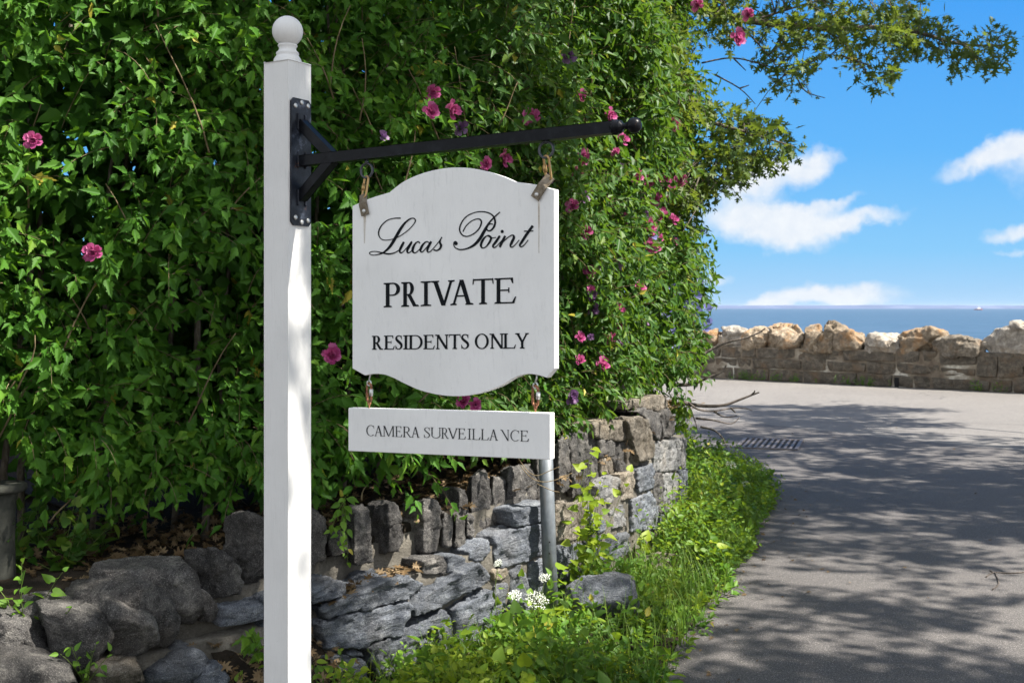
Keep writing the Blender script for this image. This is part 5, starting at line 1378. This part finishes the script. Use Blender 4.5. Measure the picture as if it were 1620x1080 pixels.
for (px_, py_, Y_, n_) in [(20, 905, 4.6, 7), (160, 880, 4.85, 6), (60, 860, 4.9, 6)]:
    b = P(px_, py_, Y_); plant('leafy_weed', Vector((b.x, b.y, terr_z(b.x, b.y))), [((rng.normal() * .5, -.2 + rng.normal() * .4, 1), rng.uniform(.15, .34)) for _ in range(n_)], 'heart', M['hib2'], {20: 'low shaded weed beside the foot of the concrete pedestal', 160: 'shaded seedling between the boulders and the hedge foot', 60: 'thin shaded weed standing right of the pedestal'}[px_], 'plant', .06, nleaf=7, droop=.2, up=.8)
b = G(455, 1060, .1)
plant('leafy_weed', W3(414, 1040, .12), [((rng.normal() * .6, -.5, .7), .14) for _ in range(5)], 'hib', M['weed2'], 'small lobed seedling sprouting from the dead leaves left of the post', 'plant', .055, nleaf=7, up=.9)
plant('leafy_weed', W3(135, 1085, .16), [((rng.normal() * .4, -.3, 1), .16) for _ in range(5)], 'ovate', M['weed2'], 'small seedling growing between the two lowest left boulders', 'plant', .04, nleaf=6, up=.9)
plant('leafy_weed', Vector((-.72, 4.28, 0)), [((rng.normal() * .5, -.2, 1), rng.uniform(.25, .42)) for _ in range(9)], 'ovate', M['weed'], 'tall spindly green weed at the wall foot just right of the post', 'plant', .05, nleaf=10)
for (px, py, Y, n_, lab) in [(905, 900, 5.95, 7, 'climbing heart leaved vine against the wall beside the steel pole'), (935, 880, 6.3, 9, 'tall yellow green leafy weed against the sunlit wall stones')]:
    b = P(px, py, Y); b.z = 0
    plant('climbing_weed', b, [((.03 + rng.normal() * .14, .02, 1), rng.uniform(.45, .85)) for _ in range(n_)], 'heart', M['weed'], lab, 'plant', .07, nleaf=11, tone=.85, updown=.45, up=.3, droop=.1)
o = plant('lime_weed', Vector((-.40, 4.42, 0)), [((rng.normal() * .55, rng.normal() * .5 - .1, 1), rng.uniform(.10, .17)) for _ in range(60)], 'small', M['limey'], 'bushy lime green fine leaved weed at the bottom centre below the wall', 'plant', .013, nleaf=22, up=1.0, droop=.1)
o = plant('yellow_flowered_weed', Vector((.44, 4.72, 0)), [((rng.normal() * .5, rng.normal() * .4 - .1, 1), rng.uniform(.10, .18)) for _ in range(40)], 'small', M['yellow'], 'small yellow flowering weed at the road edge at the bottom of the verge', 'plant', .011, nleaf=14, up=1.0)
o = plant('lime_weed', Vector((1.32, 7.25, 0)), [((rng.normal() * .6, rng.normal() * .5 - .1, 1), rng.uniform(.14, .3)) for _ in range(40)], 'small', M['limey'], 'sunlit yellow green weed clump bulging over the road edge halfway along', 'plant', .035, nleaf=12, up=1.0)
# ivy hanging at the end of the wall
IV = Leaves(); iv = thing('trailing_vine', P(1075, 690, 8.5), 'green vine draped down the far end of the stone wall', 'vine'); tb = Tubes()
for k in range(16):
    b = P(rng.uniform(1058, 1088), rng.uniform(605, 650), rng.uniform(8.35, 8.7))
    spray(IV, tb, tuple(b), (rng.normal() * .2, -.15, -1), rng.uniform(.2, .42), 12, .06, np.array((.3, -.8, .2)), .6, droop=.3, updown=.3)
tb.build('stem', M['gstem'], iv); IV.build('leaves', 'ovate', M['weed'], iv)
# wild carrot flowers
def umbel(px, py, Y, dia, label):
    top = P(px, py, Y); base = Vector((top.x + .04, top.y + .03, 0))
    o = thing('wild_carrot', base, label, 'flower', 'white lacy wild carrot flowers')
    m_ = (top + base) / 2 + Vector((-.03, -.01, .02))
    tb_ = Tubes().add([tuple(p) for p in catmull([tuple(base), tuple(m_), tuple(top - Vector((0, 0, .03)))], 6)], .0017, 5)
    V_ = []; F_ = []
    tilt = Vector((rng.normal() * .2, -.55, .85)).normalized(); a_ = tilt.orthogonal().normalized(); b_ = tilt.cross(a_)
    nU = int(14 + dia * 260)
    for k in range(nU):
        r_ = dia / 2 * math.sqrt((k + .5) / nU); an = k * 2.4
        c = top + a_ * r_ * math.cos(an) + b_ * r_ * math.sin(an) - tilt * (r_ * r_ / dia * .5)
        tb_.add([top - tilt * .03, c - tilt * .003], .0006, 3)
        for j in range(9):
            q_ = c + Vector(rng.normal(size=3)) * dia * .035; s1 = rng.uniform(.0012, .0024); n0 = len(V_)
            e1 = Vector(rng.normal(size=3)).normalized(); e2 = (tilt + e1 * .2).cross(e1).normalized()
            for t in range(5): V_.append(q_ + (e1 * math.cos(t * 1.2566) + e2 * math.sin(t * 1.2566)) * s1)
            F_.append(tuple(range(n0, n0 + 5)))
    tb_.build('stem', M['gstem'], o); part('flower_head', V_, F_, M['white'], o)
for a_ in [(787, 889, 5.3, .045, 'smallest upper white lacy flower in front of the wall stones left of the pole'), (861, 912, 5.45, .055, 'white lacy flower crossing the edge of the steel pole'),
           (815, 939, 5.25, .062, 'white lacy flower head left of the largest lacy one'), (850, 946, 5.3, .105, 'largest white lacy flower head just left of the steel pole'),
           (813, 1003, 5.1, .042, 'low white lacy flower in the grass below the pole'), (1157, 733, 9.4, .09, 'white lacy flower in the far weeds near the drain'), (1178, 764, 9.0, .06, 'pale lacy flower in the far weeds at the road edge')]:
    umbel(*a_)

# ------------------------------------------------------------------ dead branches
def branch(name, Y, polys, r0, label, cat='branch', group='bare dead branches'):
    b = P(*polys[0][0], Y); o = thing(name, b, label, cat, group); tb_ = Tubes()
    for i, pl in enumerate(polys):
        c = catmull([tuple(P(x, y, Y + .25 * math.sin(i * 2 + j))) if i else tuple(P(x, y, Y)) for j, (x, y) in enumerate(pl)], 5)
        r = r0 if i == 0 else r0 * .5
        tb_.add(c, [r * (1 - .7 * k / len(c)) for k in range(len(c))], 6)
    tb_.build('wood', M['dead'], o)
def z6(*l): return [zq(*p) for p in l]
branch('dead_branch', 8.5, [z6((90, 410), (130, 365), (200, 320), (265, 292), (340, 275), (405, 250), (436, 228)), z6((110, 415), (160, 385), (170, 365))], .014, 'upper bare branch curving up from the wall end against the sea wall')
branch('dead_branch', 8.45, [z6((20, 488), (100, 485), (150, 465), (190, 448), (235, 430), (258, 398)), z6((20, 470), (35, 460), (45, 450))], .016, 'short bare branch sticking out of the top of the wall end')
branch('dead_branch', 8.4, [z6((60, 570), (90, 576), (170, 585), (250, 580), (320, 555), (380, 532), (408, 522)), z6((370, 536), (385, 522), (388, 514)), z6((85, 570), (130, 600), (200, 608), (280, 595), (340, 595), (375, 605)),
                               z6((200, 608), (250, 635), (310, 628)), z6((90, 590), (110, 640), (125, 690)), z6((120, 640), (200, 650), (280, 665), (320, 635)), z6((280, 595), (300, 615)), z6((140, 680), (200, 695), (240, 730), (262, 780))], .017, 'lowest forked bare branch spreading over the road shadow')
tw = thing('fallen_twig', G(1600, 908, .01), 'small fallen twig lying on the asphalt at the right edge', 'twig'); tb = Tubes()
for pl in [[(1640, 903), (1600, 906), (1572, 905), (1560, 912)], [(1574, 905), (1580, 922), (1570, 932)], [(1566, 902), (1572, 905)]]:
    tb.add(catmull([tuple(G(x, y, .012)) for x, y in pl], 3), .004, 5)
tb.build('wood', M['dead'], tw)
# thin dry vine looping round the pole
dv_ = thing('dry_vine', P(835, 745, 5.6), 'thin dry brown tendril looping across the top of the steel pole', 'vine'); tb = Tubes()
for pl in [[(820, 725), (835, 745), (850, 752), (868, 745), (885, 738)], [(822, 735), (840, 755), (860, 762), (885, 757), (905, 748)], [(850, 765), (872, 775), (885, 778)]]:
    tb.add(catmull([tuple(P(x, y, 5.6)) for x, y in pl], 4), .0022, 5)
tb.build('tendril', M['twig'], dv_)
# sea air
m, q = newmat('sea_air')
vol = q.n('ShaderNodeVolumePrincipled', {'Color': (.80, .88, 1.0, 1), 'Density': 7e-5, 'Anisotropy': .2})
q.n('ShaderNodeOutputMaterial', {'Volume': vol.outputs[0]})
bmh = obox((0, 19000, 4.0), Vector((1, 0, 0)), Vector((0, 1, 0)), UPV, 31000, 22000, 8.0)
hz_ = part_bm('haze', bmh, m); tag(hz_, 'thin pale sea air that softens the far shore', 'haze', None, 'stuff')
print('objects', len(bpy.data.objects))
